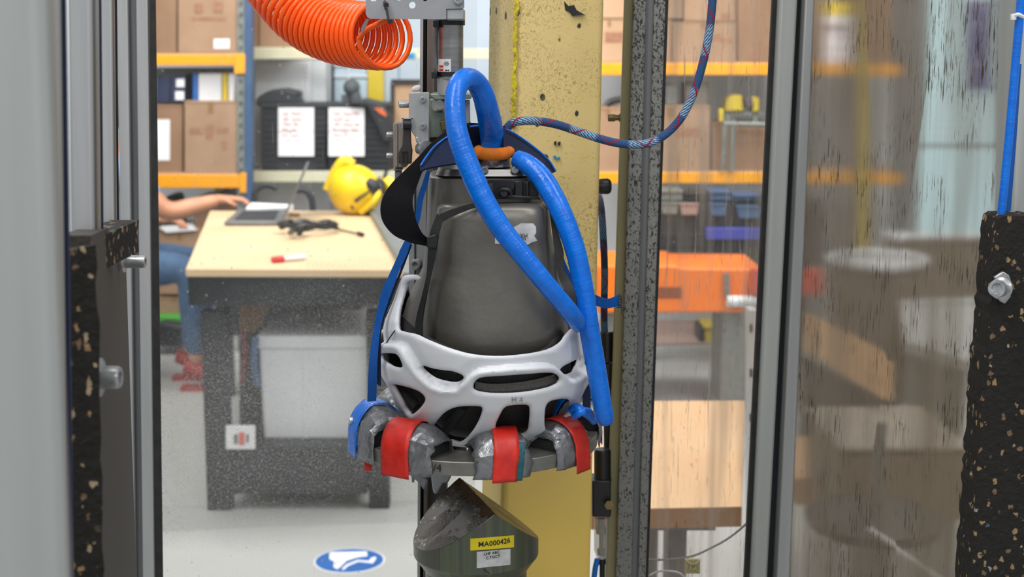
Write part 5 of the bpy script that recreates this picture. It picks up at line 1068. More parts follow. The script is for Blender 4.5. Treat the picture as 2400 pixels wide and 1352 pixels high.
rb = lab(obj('orange_band', tube(ring_pts(1157, 355, 1.415, 36, .030, -100, 100, 14, -.001), .0062, 12, 4, rough=.03), 'orange_tape', angle=80), 'orange tape band')
bolts_ = [bolt(1136, 397, 1.401, 9), bolt(1207, 397, 1.401, 9)]
# torn white sticker
st = lab(obj('sticker', pp([(1214, 528), (1222, 524), (1238, 524), (1250, 524), (1256, 532), (1257, 545), (1252, 553), (1259, 564), (1246, 568), (1238, 573), (1226, 573), (1214, 566), (1198, 566), (1181, 573), (1168, 571), (1160, 571), (1160, 556), (1176, 556), (1190, 540)], 1.3545, .0025), 'label_white', smooth=False), 'torn white sticker')
Rt = Matrix(((-1, 0, 0), (0, 0, -1), (0, -1, 0)))
t1_ = text('lettering', 'MAG', .0052, U(1223, 551, 1.3535), Rt, 'black_plastic'); t2_ = text('lettering', 'HEA', .0046, U(1222, 559, 1.3535), Rt, 'black_plastic')
sub_(st, t1_, t2_)
hf = thing('headform', 'dull grey metal headform hung upside down inside the white helmet', 'headform', [rear, frontb, npl, col_, rb, st] + bolts_)

# ------------------------------------------------------------------ helmet shell: traced front shell on a bowl surface
LY = [600, 645, 698, 754, 803, 844, 881, 915, 962, 1000, 1040, 1075]; LX = [942, 934, 915, 890, 883, 888, 899, 918, 948, 975, 1012, 1060]
RY = [600, 700, 766, 834, 875, 912, 950, 985, 1010, 1040, 1075]; RX = [1352, 1366, 1376, 1384, 1387, 1376, 1358, 1340, 1318, 1280, 1220]
def hell(px, py, off=0.0):
    L = np.interp(py, LY, LX) - 7; R = np.interp(py, RY, RX) + 7; cx = (L + R) / 2; a = (R - L) / 2
    b = float(np.interp(py, [600, 830, 900, 960, 1010, 1050, 1075], [.150, .142, .135, .120, .098, .070, .045]))
    u = max(-1, min(1, (px - cx) / a)); k = math.sqrt(max(0, 1 - abs(u) ** 2.2))
    nb = Vector((u * .9, -max(k, .15), -.25 * max(0, (py - 850) / 200))).normalized()
    return U(px, py, YH - b * k), nb
def v6(l): return [(820 + x / 3.22, 580 + y / 3.22) for x, y in l]
def v7(l): return [(800 + x / 2.749, 860 + y / 2.749) for x, y in l]
def smoothpoly(P, it=2):
    for _ in range(it):
        Q = []
        for i in range(len(P)):
            a, b = P[i], P[(i + 1) % len(P)]; Q += [(a[0] * .75 + b[0] * .25, a[1] * .75 + b[1] * .25), (a[0] * .25 + b[0] * .75, a[1] * .25 + b[1] * .75)]
        P = Q
    return P
out_top = v6([(385, 212), (430, 206), (510, 206), (508, 248), (470, 250), (430, 256), (398, 288), (375, 360), (350, 460), (343, 560), (352, 624), (420, 642), (500, 657), (560, 688), (640, 722), (750, 764), (900, 806), (1050, 822), (1200, 822), (1400, 798), (1520, 766), (1600, 716), (1650, 650), (1690, 604), (1740, 590), (1762, 640), (1772, 700)])
out_rest = [(1379, 834), (1384, 866), (1377, 893), (1364, 914), (1350, 945), (1344, 968), (1332, 994), (1298, 1024), (1250, 1034), (1225, 1040), (1180, 1048), (1102, 1046), (1069, 1043), (1028, 1036), (1002, 1016), (982, 996), (962, 980), (946, 962), (931, 934), (917, 909), (909, 894), (900, 881), (892, 844), (888, 828), (884, 812), (888, 803), (894, 756), (906, 728), (919, 698), (928, 670), (935, 654)]
outline = [tuple(p) for p in out_top] + out_rest
outline = smoothpoly(outline, 1)
vents = [v6([(243, 795), (350, 793), (385, 812), (428, 908), (345, 892), (258, 838)]),
    v6([(515, 893), (590, 915), (700, 930), (790, 940), (860, 985), (815, 1025), (740, 1022), (640, 1000), (570, 955)]),
    v6([(935, 1040), (945, 1005), (985, 972), (1100, 965), (1300, 952), (1500, 935), (1550, 955), (1567, 990), (1545, 1020), (1480, 1050), (1300, 1085), (1100, 1092), (985, 1080), (940, 1062)]),
    v6([(1607, 935), (1640, 890), (1720, 850), (1764, 828), (1752, 885), (1720, 940), (1650, 970)]),
    v6([(332, 1022), (400, 1035), (480, 1055), (550, 1085), (587, 1130), (575, 1170), (520, 1235), (480, 1258), (445, 1235), (412, 1165), (365, 1085)]),
    v7([(595, 392), (640, 322), (690, 272), (760, 246), (895, 243), (914, 262), (890, 335), (850, 405), (800, 462), (745, 484), (670, 472), (620, 440)]),
    v7([(985, 380), (1020, 300), (1050, 248), (1100, 238), (1196, 234), (1206, 260), (1202, 340), (1190, 415), (1150, 440), (1020, 440)]),
    v7([(1296, 385), (1302, 250), (1330, 214), (1380, 202), (1438, 198), (1462, 218), (1462, 285), (1440, 310), (1390, 350), (1318, 392)])]
vents = [smoothpoly(v, 2) for v in vents]
lip = v6([(190, 738), (230, 728), (270, 718), (370, 720), (410, 735), (440, 775), (470, 830), (520, 905), (570, 965), (640, 1030), (720, 1056), (815, 1052), (862, 1000), (920, 940), (980, 912), (1200, 890), (1480, 872), (1540, 885), (1590, 930), (1640, 985), (1690, 982), (1800, 900), (1830, 880)])
outline2 = [(x + (10 if x < 950 else -10 if x > 1340 else 0), y + (8 if y < 840 else 0)) for x, y in outline if not (y < 786 and x < 985) and not (y > 885 and y < 1000 and (x < 905 or x > 1372))]
def shell(off, holes, step=5, rnd=9.0, relief=True, thick=.0045, oln=None):
    pts = []; edges = []; oln = oln or outline
    loops = [oln] + holes
    for loop in loops:
        # resample
        Q = []
        for i in range(len(loop)):
            a, b = loop[i], loop[(i + 1) % len(loop)]; d = math.hypot(b[0] - a[0], b[1] - a[1]); n = max(1, round(d / 4))
            Q += [(a[0] + (b[0] - a[0]) * j / n, a[1] + (b[1] - a[1]) * j / n) for j in range(n)]
        o = len(pts); pts += Q; edges += [(o + i, o + (i + 1) % len(Q)) for i in range(len(Q))]
    nb_ = len(pts)
    seg = np.array([(pts[a], pts[b]) for a, b in edges])
    def dist(P):
        P = np.array(P); A = seg[:, 0][None]; B = seg[:, 1][None]; d = B - A; t = ((P[:, None] - A) * d).sum(2) / np.maximum((d * d).sum(2), 1e-9); t = np.clip(t, 0, 1)
        return np.sqrt((((A + d * t[..., None]) - P[:, None]) ** 2).sum(2)).min(1)
    G = [(x + (step / 2 if (j % 2) else 0), y) for j, y in enumerate(np.arange(640, 1050, step * .87)) for x in np.arange(880, 1385, step)]
    dd = dist(G); G = [g for g, d in zip(G, dd) if d > 2.2]
    pts += G
    r = geometry.delaunay_2d_cdt([Vector(p) for p in pts], edges, [], 0, 1e-5)
    v2, f2 = r[0], r[2]
    def ins(P, poly):
        P = np.array(P); c = np.zeros(len(P), bool); n = len(poly)
        for i in range(n):
            (ax, ay), (bx, by_) = poly[i], poly[(i + 1) % n]
            if ay == by_: continue
            m = ((ay > P[:, 1]) != (by_ > P[:, 1])) & (P[:, 0] < (bx - ax) * (P[:, 1] - ay) / (by_ - ay) + ax); c ^= m
        return c
    cen = [tuple(sum((v2[i] for i in f), Vector((0, 0))) / len(f)) for f in f2]
    ok = ins(cen, oln)
    for h in holes: ok &= ~ins(cen, h)
    ar = lambda f: abs((v2[f[1]].x - v2[f[0]].x) * (v2[f[2]].y - v2[f[0]].y) - (v2[f[2]].x - v2[f[0]].x) * (v2[f[1]].y - v2[f[0]].y))
    fs = [tuple(f) for f, k in zip(f2, ok) if k and ar(f) > .35]
    VP = [tuple(v) for v in v2]; de = dist(VP)
    lx = [p[0] for p in lip]; ly = [p[1] for p in lip]
    L = np.array(lip); la, lb_ = L[:-1][None], L[1:][None]; P_ = np.array(VP)[:, None]; d = lb_ - la; t = np.clip(((P_ - la) * d).sum(2) / (d * d).sum(2), 0, 1); dl = np.sqrt(((la + d * t[..., None] - P_) ** 2).sum(2)).min(1)
    V = []
    for (x, y), e, q in zip(VP, de, dl):
        p, n = hell(x, y)
        o_ = off
        if e < rnd: o_ -= .0026 * (1 - e / rnd) ** 2
        if relief:
            below = y > np.interp(x, lx, ly)
            sgn = q if below else -q
            tt = min(1, max(0, (sgn + 1) / 7)); o_ += .0055 * tt * tt * (3 - 2 * tt)
            if below: o_ += .0015 * math.exp(-((q - 8) / 7) ** 2)
            bt = min(1, max(0, (sgn + 34) / 26)); 
            if not below: o_ -= .003 * max(0, 1 - abs(q - 4) / 22)
        V.append(p + n * o_)
    used = sorted({i for f in fs for i in f}); mp = {o: i for i, o in enumerate(used)}
    V = [V[i] for i in used]; fs = [tuple(mp[i] for i in f) for f in fs]
    out = []
    v2u = [v2[i] for i in used]; s2 = lambda f: (v2u[f[1]] - v2u[f[0]]).cross(v2u[f[2]] - v2u[f[0]]) > 0
    vote = sum(1 if ((V[f[1]] - V[f[0]]).cross(V[f[2]] - V[f[0]]).y < 0) == s2(f) else -1 for f in fs) > 0
    out = [f if s2(f) == vote else tuple(reversed(f)) for f in fs]
    return (V, out)
sh_ = obj('shell', shell(0, vents), 'shell', angle=75, solid=.004, fixn=False)
# rear half of the shell and the black liner inside
def bowl(off, a0, a1, rows, n=40, inner=0):
    V = []; Fs = []
    for py in rows:
        L = np.interp(py, LY, LX); R = np.interp(py, RY, RX)
        p0, p1 = U(L, py, YH), U(R, py, YH); cx = (p0.x + p1.x) / 2; a = (p1.x - p0.x) / 2 + off
        b = float(np.interp(py, [600, 830, 900, 960, 1010, 1050, 1075], [.150, .142, .135, .120, .098, .070, .045])) + off
        for i in range(n + 1):
            t = math.radians(a0 + (a1 - a0) * i / n); V.append(Vector((cx + a * math.sin(t), YH - b * math.copysign(abs(math.cos(t)) ** .95, math.cos(t)), p0.z)))
    m = n + 1
    for k in range(len(rows) - 1):
        for i in range(n): Fs.append((k * m + i, k * m + i + 1, (k + 1) * m + i + 1, (k + 1) * m + i))
    return (V, Fs)
bk = obj('rear_shell', bowl(-.001, 92, 268, [790, 830, 870, 910, 950, 990, 1020, 1045, 1065]), 'shell', angle=75, solid=.004, fixn=False)
def liner():
    g = bowl(-.013, -90, 90, [846, 870, 900, 930, 960, 990, 1015, 1040, 1060], 48); h = bowl(-.010, 90, 270, [700, 740, 800, 850, 900, 950, 1000, 1040, 1062], 48)
    return g, h
g1, g2 = liner(); g1 = shell(-.014, [], step=8, relief=False, oln=outline2)
l1_ = lab(obj('foam_liner', g1, 'eps', angle=75, solid=.006, fixn=False), 'black foam liner'); l2_ = lab(obj('rear_foam_liner', g2, 'eps', angle=75, solid=.006, fixn=False), 'black foam liner')
# foam sill visible in the wide centre vent
sill = obj('foam_sill', tube([hell(x, y)[0] + Vector((0, .010, 0)) for x, y in ((1112, 914), (1150, 919), (1200, 917), (1250, 910), (1300, 897))], .006, 8), M('speckled grey foam', '#4d4b49', .9, n=500, col2='#5e5b57', bump=(900, .6, .0006)))
rib_ = [obj('foam_rib', tube([hell(x0, y0)[0] + Vector((0, .014, 0)), hell(x1, y1)[0] + Vector((0, .012, 0))], .005, 8, 3), 'eps') for x0, y0, x1, y1 in ((925, 905, 975, 960), (1085, 960, 1040, 1020))]
def U6(x, y, Y): return U(820 + x / 3.22, 580 + y / 3.22, Y)
ret = obj('retention_band', ribbon([(U6(350, 470, 1.40), U6(350, 600, 1.40)), (U6(400, 520, 1.385), U6(400, 625, 1.375)), (U6(470, 590, 1.37), U6(470, 650, 1.365)), (U6(545, 660, 1.355), U6(545, 690, 1.353))], .002), 'nylon_black')
hx = text('lettering', 'H 4', .0075, hell(1212, 933)[0] + Vector((0, -.0085, 0)), FACE, mats['duct'], depth=.0006)
seam = obj('side_seam', tube([hell(x, y)[0] + hell(x, y)[1] * .0012 for x, y in ((928, 774), (912, 797), (900, 818), (895, 830))], .0006, 6), 'gasket')
thing('bike_helmet', 'matt white vented bicycle helmet held upside down in the ring', 'helmet', [sh_, bk, l1_, l2_, sill, ret, hx, seam] + rib_)
# ------------------------------------------------------------------ straps
def rib2(L, th=.0016, sub=8): return ribbon([(U(*a), U(*b)) for a, b in L], th, sub)
chin = obj('left_strap', rib2([((1160, 462, 1.372), (1163, 473, 1.372)), ((1100, 478, 1.352), (1104, 490, 1.352)), ((1060, 490, 1.348), (1064, 506, 1.348)), ((1030, 502, 1.346), (1036, 520, 1.346))]), 'nylon_black')
chin2 = obj('left_tail', rib2([((1024, 500, 1.345), (1040, 512, 1.345)), ((1008, 545, 1.343), (1030, 548, 1.343)), ((1003, 590, 1.342), (1022, 598, 1.342)), ((1000, 640, 1.345), (1012, 642, 1.345)), ((990, 690, 1.348), (1001, 690, 1.346)), ((978, 740, 1.352), (991, 745, 1.346)), ((973, 775, 1.355), (989, 785, 1.345))], .0018), 'nylon_black')
adj = obj('strap_slider', join(pp([(999, 556), (1024, 548), (1027, 566), (1022, 582), (1000, 580)], 1.337, .004)), 'black_plastic', bevel=.001)
chinr = obj('right_strap', rib2([((1272, 462, 1.392), (1278, 470, 1.392)), ((1286, 484, 1.385), (1298, 504, 1.385)), ((1294, 546, 1.38), (1309, 546, 1.38)), ((1300, 595, 1.375), (1321, 590, 1.375)), ((1309, 646, 1.37), (1322, 630, 1.37)), ((1321, 676, 1.36), (1342, 668, 1.36)), ((1338, 704, 1.355), (1350, 690, 1.355)), ((1344, 740, 1.352), (1352, 730, 1.352))]), 'nylon_black')
bu = [obj('housing', holed([(1138, 426), (1150, 423), (1200, 424), (1206, 430), (1205, 440), (1196, 450), (1165, 452), (1160, 464), (1146, 458), (1138, 440)], [[(1143, 431), (1153, 428), (1156, 440), (1154, 452), (1147, 448)], circ(1181, 452, 0.1, 4)], 1.384, .007), 'black_plastic', smooth=False), obj('release_arch', tube([U(1166, 456, 1.381), U(1170, 447, 1.380), U(1182, 444, 1.379), U(1194, 447, 1.380), U(1198, 456, 1.381)], .0022, 10), 'black_plastic'), obj('tongue', join(pr(1206, 424, 1226, 460, 1.386, .006), pr(1232, 426, 1240, 462, 1.386, .006), pp([(1156, 456), (1262, 460), (1268, 468), (1160, 466)], 1.384, .008)), 'black_plastic', bevel=.001), obj('button', lathe(U(1181, 453, 1.384), U(1181, 453, 1.378), [(0, .0045), (1, .0035)], 16), 'black_plastic'),
    obj('web_end', pr(1196, 424, 1262, 466, 1.389, .003), 'nylon_black', bevel=.001)]
thing('chin_strap', 'black chin strap with buckle across the upside down headform', 'strap', [chin, chin2, adj, chinr] + bu)
# wide hook-and-loop strap
bs1 = lab(obj('blue_lining', rib2([((1186, 302, 1.43), (1170, 372, 1.455)), ((1140, 292, 1.43), (1140, 378, 1.455)), ((1095, 296, 1.42), (1104, 384, 1.44)), ((1058, 312, 1.40), (1072, 384, 1.365)), ((1020, 342, 1.385), (1035, 389, 1.36)), ((996, 374, 1.37), (1000, 396, 1.355)), ((984, 392, 1.36), (986, 403, 1.35))], .002), 'navy_web'), 'navy blue inner face')
bs2 = lab(obj('black_outer', rib2([((1104, 289, 1.43), (1100, 297, 1.40)), ((1060, 303, 1.415), (1056, 316, 1.395)), ((1008, 342, 1.39), (1008, 360, 1.38)), ((962, 388, 1.36), (990, 402, 1.36)), ((918, 430, 1.335), (975, 440, 1.345)), ((895, 470, 1.32), (966, 472, 1.33)), ((897, 515, 1.315), (972, 510, 1.33)), ((925, 552, 1.32), (984, 540, 1.335)), ((965, 568, 1.33), (996, 556, 1.345)), ((1004, 574, 1.345), (1004, 566, 1.35))], .004, 10), 'velcro_black'), 'black fuzzy outer face')
bs3 = obj('fuzzy_edge', rib2([((1064, 303, 1.43), (1066, 297, 1.43)), ((1095, 297, 1.43), (1094, 289, 1.43)), ((1125, 296, 1.43), (1125, 289, 1.43)), ((1180, 305, 1.43), (1184, 296, 1.43))], .003), 'velcro_black')
bs4 = lab(obj('right_arm', rib2([((1176, 296, 1.42), (1180, 352, 1.40)), ((1212, 318, 1.425), (1208, 356, 1.41)), ((1250, 346, 1.43), (1235, 364, 1.415)), ((1284, 376, 1.435), (1266, 384, 1.42)), ((1302, 402, 1.44), (1290, 408, 1.43))], .002), 'navy_web'), 'navy blue right arm')
bs5 = lab(obj('blue_binding', join(tube([U(1186, 302, 1.415), U(1212, 316, 1.42), U(1250, 343, 1.425), U(1284, 373, 1.43), U(1302, 400, 1.435)], .0009, 6), tube([U(1062, 311, 1.395), U(1022, 340, 1.38), U(1000, 366, 1.365), U(986, 388, 1.355)], .0010, 6), tube([U(1096, 297, 1.405), U(1128, 294, 1.405)], .001, 6)), 'blue_tape', angle=80), 'bright blue binding')
bs6 = obj('loop_strip', rib2([((1000, 398, 1.40), (1008, 404, 1.40)), ((990, 430, 1.40), (1003, 430, 1.40)), ((978, 465, 1.40), (992, 468, 1.40)), ((974, 500, 1.40), (985, 510, 1.40)), ((958, 545, 1.40), (972, 552, 1.40)), ((935, 590, 1.40), (957, 590, 1.40))], .002), 'webbing')
thing('cable_strap', 'wide black and blue fabric strap looped left of the headform', 'strap', [bs1, bs2, bs3, bs4, bs5, bs6])
ws_ = obj('webbing', rib2([((947, 566, 1.39), (962, 570, 1.39)), ((933, 598, 1.388), (954, 596, 1.388)), ((913, 642, 1.385), (934, 640, 1.385)), ((894, 684, 1.38), (912, 700, 1.38)), ((879, 752, 1.372), (893, 762, 1.372)), ((867, 828, 1.368), (886, 828, 1.368)), ((863, 880, 1.372), (884, 880, 1.372)), ((861, 940, 1.385), (882, 938, 1.385))], .002), 'webbing')
lp2 = lab(obj('dark_edge', rib2([((961, 572, 1.393), (966, 574, 1.393)), ((935, 640, 1.388), (940, 643, 1.388)), ((912, 700, 1.383), (917, 704, 1.383)), ((893, 764, 1.376), (896, 766, 1.376)), ((886, 828, 1.372), (893, 828, 1.372)), ((884, 900, 1.376), (893, 905, 1.376))], .0015), 'navy_web'), 'dark selvedge')
thing('webbing_strap', 'blue webbing strap running down the left of the helmet to the left pad', 'strap', [ws_, lp2])
rs = obj('tail', rib2([((1304, 590, 1.40), (1312, 590, 1.40)), ((1312, 618, 1.40), (1324, 612, 1.40)), ((1328, 655, 1.40), (1340, 648, 1.40)), ((1345, 685, 1.40), (1355, 670, 1.40)), ((1372, 706, 1.40), (1376, 684, 1.40)), ((1395, 715, 1.40), (1396, 691, 1.40)), ((1418, 722, 1.40), (1418, 700, 1.40)), ((1436, 720, 1.40), (1434, 698, 1.40)), ((1452, 716, 1.40), (1448, 690, 1.40))], .003), 'webbing')
fray = lab(obj('frayed_end', join(*[tube([U(1446, 692 + i * 3.5, 1.40), U(1453 + random.uniform(0, 6), 690 + i * 4, 1.395), U(1456 + random.uniform(-4, 6), 694 + i * 5.5, 1.39)], .0004, 4, 3) for i in range(9)]), 'navy_web'), 'frayed dark threads')
thing('webbing_strap', 'blue webbing tail with a frayed end right of the padded hose', 'strap', [rs, fray])
# ================================================================== ring with taped pads
RC = U(1118, 1004, 1.45); RO = (U(1400, 1004, 1.45) - RC).length; RI = RO - .042; TK = .0142
rg = []
def ringgeo():
    n = 72; V = []; Fs = []
    prof = [(RO, 0), (RO, -TK), (RI, -TK), (RI, 0)]
    for i in range(n):
        a = 2 * math.pi * i / n
        for r, z in prof: V.append(RC + Vector((r * math.sin(a), -r * math.cos(a), z)))
    for i in range(n):
        j = (i + 1) % n
        for k in range(4): l = (k + 1) % 4; Fs.append((i * 4 + k, j * 4 + k, j * 4 + l, i * 4 + l))
    return (V, Fs)
rp_ = [obj('ring', ringgeo(), 'ring_steel', bevel=.0008, angle=30)]
rp_.append(lab(obj('support_arm', join(box(-.052, .018, 1.52, 1.62, RC.z - TK - .001, RC.z), ), 'ring_steel', bevel=.001), 'rear support arm'))
t3_ = text('lettering', '83  /4', .011, RC + Vector((math.sin(math.radians(-20)) * (RO + .0004), -math.cos(math.radians(-20)) * (RO + .0004), -TK * .5)), Matrix.Rotation(math.radians(-20), 3, 'Z') @ FACE, 'gasket')
rp_.append(lab(t3_, 'dark stamped numbers'))
thing('support_ring', 'grey steel ring carrying the upside down helmet', 'ring', rp_)
def arch(k, h, ex):
    """outline in the radial plane, k in 0..1 from outer foot over the top to the inner foot"""
    foot = .16
    ro, ri = RO + .004 + ex, RI - .004 - ex
    if k < foot: return ro, -TK * 1.15 * (1 - k / foot) - .0005
    if k > 1 - foot: return ri, -TK * .8 * ((k - 1 + foot) / foot)
    a = (k - foot) / (1 - 2 * foot) * math.pi; rm = (ro + ri) / 2; rr = (ro - ri) / 2
    return rm + rr * math.copysign(abs(math.cos(a)) ** 1.0, math.cos(a)), (h + ex) * abs(math.sin(a)) ** .9
def padpt(phi, t, k, h, ex):
    r, z = arch(k, h, ex); er = Vector((math.sin(phi), -math.cos(phi), 0)); et = Vector((math.cos(phi), math.sin(phi), 0))
    return RC + er * r + et * t + Vector((0, 0, z))
def padbody(phi, w_, h, seed, n=9, m=14, amp=.0016):
    random.seed(seed); V = []; Fs = []
    for i in range(n + 1):
        t = -w_ / 2 + w_ * i / n; e = abs(2 * i / n - 1); hh = h * (1 - .32 * e ** 3); sh = -.005 * e ** 3
        for j in range(m + 1):
            p = padpt(phi, t + (random.uniform(-amp, amp) if 0 < i < n else random.uniform(-amp, amp) * 1.6), j / m, hh, sh + random.uniform(-amp, amp) * .8); V.append(p)
    q = m + 1
    for i in range(n):
        for j in range(m): Fs.append((i * q + j, i * q + j + 1, (i + 1) * q + j + 1, (i + 1) * q + j))
    return (V, Fs)
def core(phi, w_, h, s):
    V = []; m = 16
    for t in (s * w_ * .5 - s * .006, s * w_ * .5 - s * .03):
        for j in range(m + 1): V.append(padpt(phi, t, .16 + .68 * j / m, h * .78, -.005) + Vector((0, 0, .0006)))
    q = m + 1
    return (V, [tuple(range(q)), tuple(reversed(range(q, 2 * q)))] + [(j, j + q, (j + 1) % q + q, (j + 1) % q) for j in range(q)])
def bandg(phi, ta, tb, h, slant=0, k0=0.0, k1=1.0, ex=.0016, seed=1, low=0):
    random.seed(seed); V = []; Fs = []; m = 26; n = 6
    for j in range(m + 1):
        k = k0 + (k1 - k0) * j / m
        for i in range(n + 1):
            t = ta + (tb - ta) * i / n + slant * (.5 - k)
            p = padpt(phi, t, k, h, ex + random.uniform(-.0004, .0004)); 
            if k < .04: p.z -= low
            V.append(p)
    q = n + 1
    for j in range(m):
        for i in range(n): Fs.append((j * q + i, j * q + i + 1, (j + 1) * q + i + 1, (j + 1) * q + i))
    return (V, Fs)
def pad(label, deg, w_, h, seed, bands, ends=(-1, 1)):
    phi = math.radians(deg); parts = [lab(obj('wrapping', padbody(phi, w_, h, seed), 'duct', angle=22, solid=.0012, fixn=True), 'crumpled silver tape')]
    for s in ends: parts.append(lab(obj('dark_hollow', core(phi, w_, h, s), 'eps', smooth=False), 'dark hollow end'))  # black plug, the shade of the open pad end put into its colour
    for (ta, tb, sl, mat, lb, k0, k1, low) in bands: parts.append(lab(obj('tape_band', bandg(phi, ta, tb, h, sl, k0, k1, .0018, seed, low), mat, angle=60, solid=.0006), lb))
    return thing('ring_pad', label, 'pad', parts, 'taped foam pads on the support ring')
pad('silver taped foam pad with red and teal bands, at the front of the ring', 13, .058, .027, 1, [(-.0075, .0175, -.010, 'red_tape', 'red tape band', 0, 1, .003), (.0175, .0235, -.012, 'teal_tape', 'teal tape edge', 0, .3, .002)])
pad('silver taped foam pad with a wide red band, front left of the ring', -31, .056, .030, 2, [(-.030, .003, .004, 'red_tape', 'red tape band', 0, 1, .004)])
pad('silver taped foam pad with a slanting red band, front right of the ring', 52, .056, .028, 3, [(-.012, .012, .016, 'red_tape', 'red tape band', .0, 1, .008)])
pad('silver taped foam pad with a blue band, at the left of the ring', -66, .060, .036, 4, [(-.030, -.004, 0, 'blue_tape', 'blue tape band', 0, 1, .002), (-.012, -.002, 0, 'blue_tape', 'blue tape edge', .1, .9, 0)])
pad('small silver taped foam pad with a red edge, rear left of the ring', -124, .052, .032, 5, [(-.020, -.004, 0, 'red_tape', 'red tape band', .3, 1, 0)])
pad('silver taped foam pad wrapped in blue, at the right end of the ring', 96, .056, .036, 6, [(-.012, .018, .01, 'blue_tape', 'blue tape band', 0, 1, .003)])
tag(obj('red_tape_tail', pp([(853, 1050), (864, 1051), (875, 1062), (874, 1086), (870, 1103), (855, 1103), (853, 1080)], 1.395, .0012), 'red_tape', smooth=False), 'red tape tail hanging under the left end of the ring', 'tape')
thing('webbing_strap', 'dark blue webbing knotted round the right ring pad', 'strap', [obj('webbing', rib2([((1370, 860, 1.42), (1386, 860, 1.42)), ((1368, 900, 1.41), (1386, 900, 1.41)), ((1366, 940, 1.40), (1384, 942, 1.40)), ((1362, 968, 1.395), (1384, 975, 1.395))], .002), 'navy_web'), obj('knot', join(tube([U(1340, 962, 1.375), U(1350, 955, 1.37), U(1364, 962, 1.365), U(1380, 972, 1.375), U(1392, 985, 1.39)], .0048, 10, 5, rough=.06), tube([U(1346, 975, 1.37), U(1362, 966, 1.362), U(1378, 964, 1.37), U(1388, 975, 1.38)], .004, 10, 5, rough=.06)), 'blue_tape', angle=60)])
bw = bolt(832, 985, 1.42, 9, (-1, -.3, 0), .006); thing('ring_bolt', 'small steel bolt at the left end of the ring', 'bolt', [bw, obj('washer', lathe(U(836, 985, 1.42), U(840, 985, 1.42), [(0, .006), (1, .006)], 20), 'zinc')])
# ================================================================== anvil
AC = U(1112, 1160, 1.45); AR = (U(1262, 1250, 1.45) - U(969, 1250, 1.45)).length / 2; AC.x = (U(1262, 1250, 1.45).x + U(969, 1250, 1.45).x) / 2
zt = AC.z; zs = U(1115, 1294, 1.45).z; zn = U(1115, 1328, 1.45).z
rn = (U(1233, 1330, 1.45) - U(996, 1330, 1.45)).length / 2
bm = bmesh.new(); n = 96; prof = [(zt + .001, AR), (zs, AR), (zn, rn + .001)]
rings = [[bm.verts.new((AC.x + r * math.cos(2 * math.pi * i / n), AC.y + r * math.sin(2 * math.pi * i / n), z)) for i in range(n)] for z, r in prof]
for a, b in zip(rings, rings[1:]):
    for i in range(n): bm.faces.new((a[i], b[i], b[(i + 1) % n], a[(i + 1) % n]))
bm.faces.new(rings[0]); bm.faces.new(list(reversed(rings[-1])))
rd = Vector((-.304, .953, 0)).normalized(); pd = Vector((rd.y, -rd.x, 0))     # ridge direction and its perpendicular
for s, sl in ((1, 36.5), (-1, 37)):
    nn = Vector((pd.x * s * math.sin(math.radians(sl)), pd.y * s * math.sin(math.radians(sl)), math.cos(math.radians(sl))))
    r = bmesh.ops.bisect_plane(bm, geom=bm.verts[:] + bm.edges[:] + bm.faces[:], plane_co=AC, plane_no=nn, clear_outer=True)
    ed = [e for e in r['geom_cut'] if isinstance(e, bmesh.types.BMEdge)]
    bmesh.ops.edgenet_fill(bm, edges=ed)
bmesh.ops.recalc_face_normals(bm, faces=bm.faces)
hv = [v.co.copy() for v in bm.verts]; bm.free(); bm = bmesh.new()
for v in hv: bm.verts.new(v)
bmesh.ops.convex_hull(bm, input=bm.verts[:]); bmesh.ops.dissolve_limit(bm, angle_limit=math.radians(.5), verts=bm.verts[:], edges=bm.edges[:])
bmesh.ops.recalc_face_normals(bm, faces=bm.faces)
V = [v.co.copy() for v in bm.verts]; bm.verts.index_update(); Fs = [tuple(v.index for v in f.verts) for f in bm.faces]
FN = [(f.normal.copy(), len(f.verts)) for f in bm.faces]; bm.free()
ah = obj('wedge_head', (V, Fs), 'anvil', angle=25, bevel=.0006)
ah.data.materials.append(mats['anvil_face'])
for p in ah.data.polygons:
    if p.normal.z > .4: p.material_index = 1
an = obj('shaft', lathe((AC.x, AC.y, 0.10), (AC.x, AC.y, zn + .002), [(0, rn), (1, rn)], 64), 'anvil', angle=40)
ab = obj('base_block', box(AC.x - .12, AC.x + .12, AC.y - .12, AC.y + .05, 0, .10), 'anvil', bevel=.004)
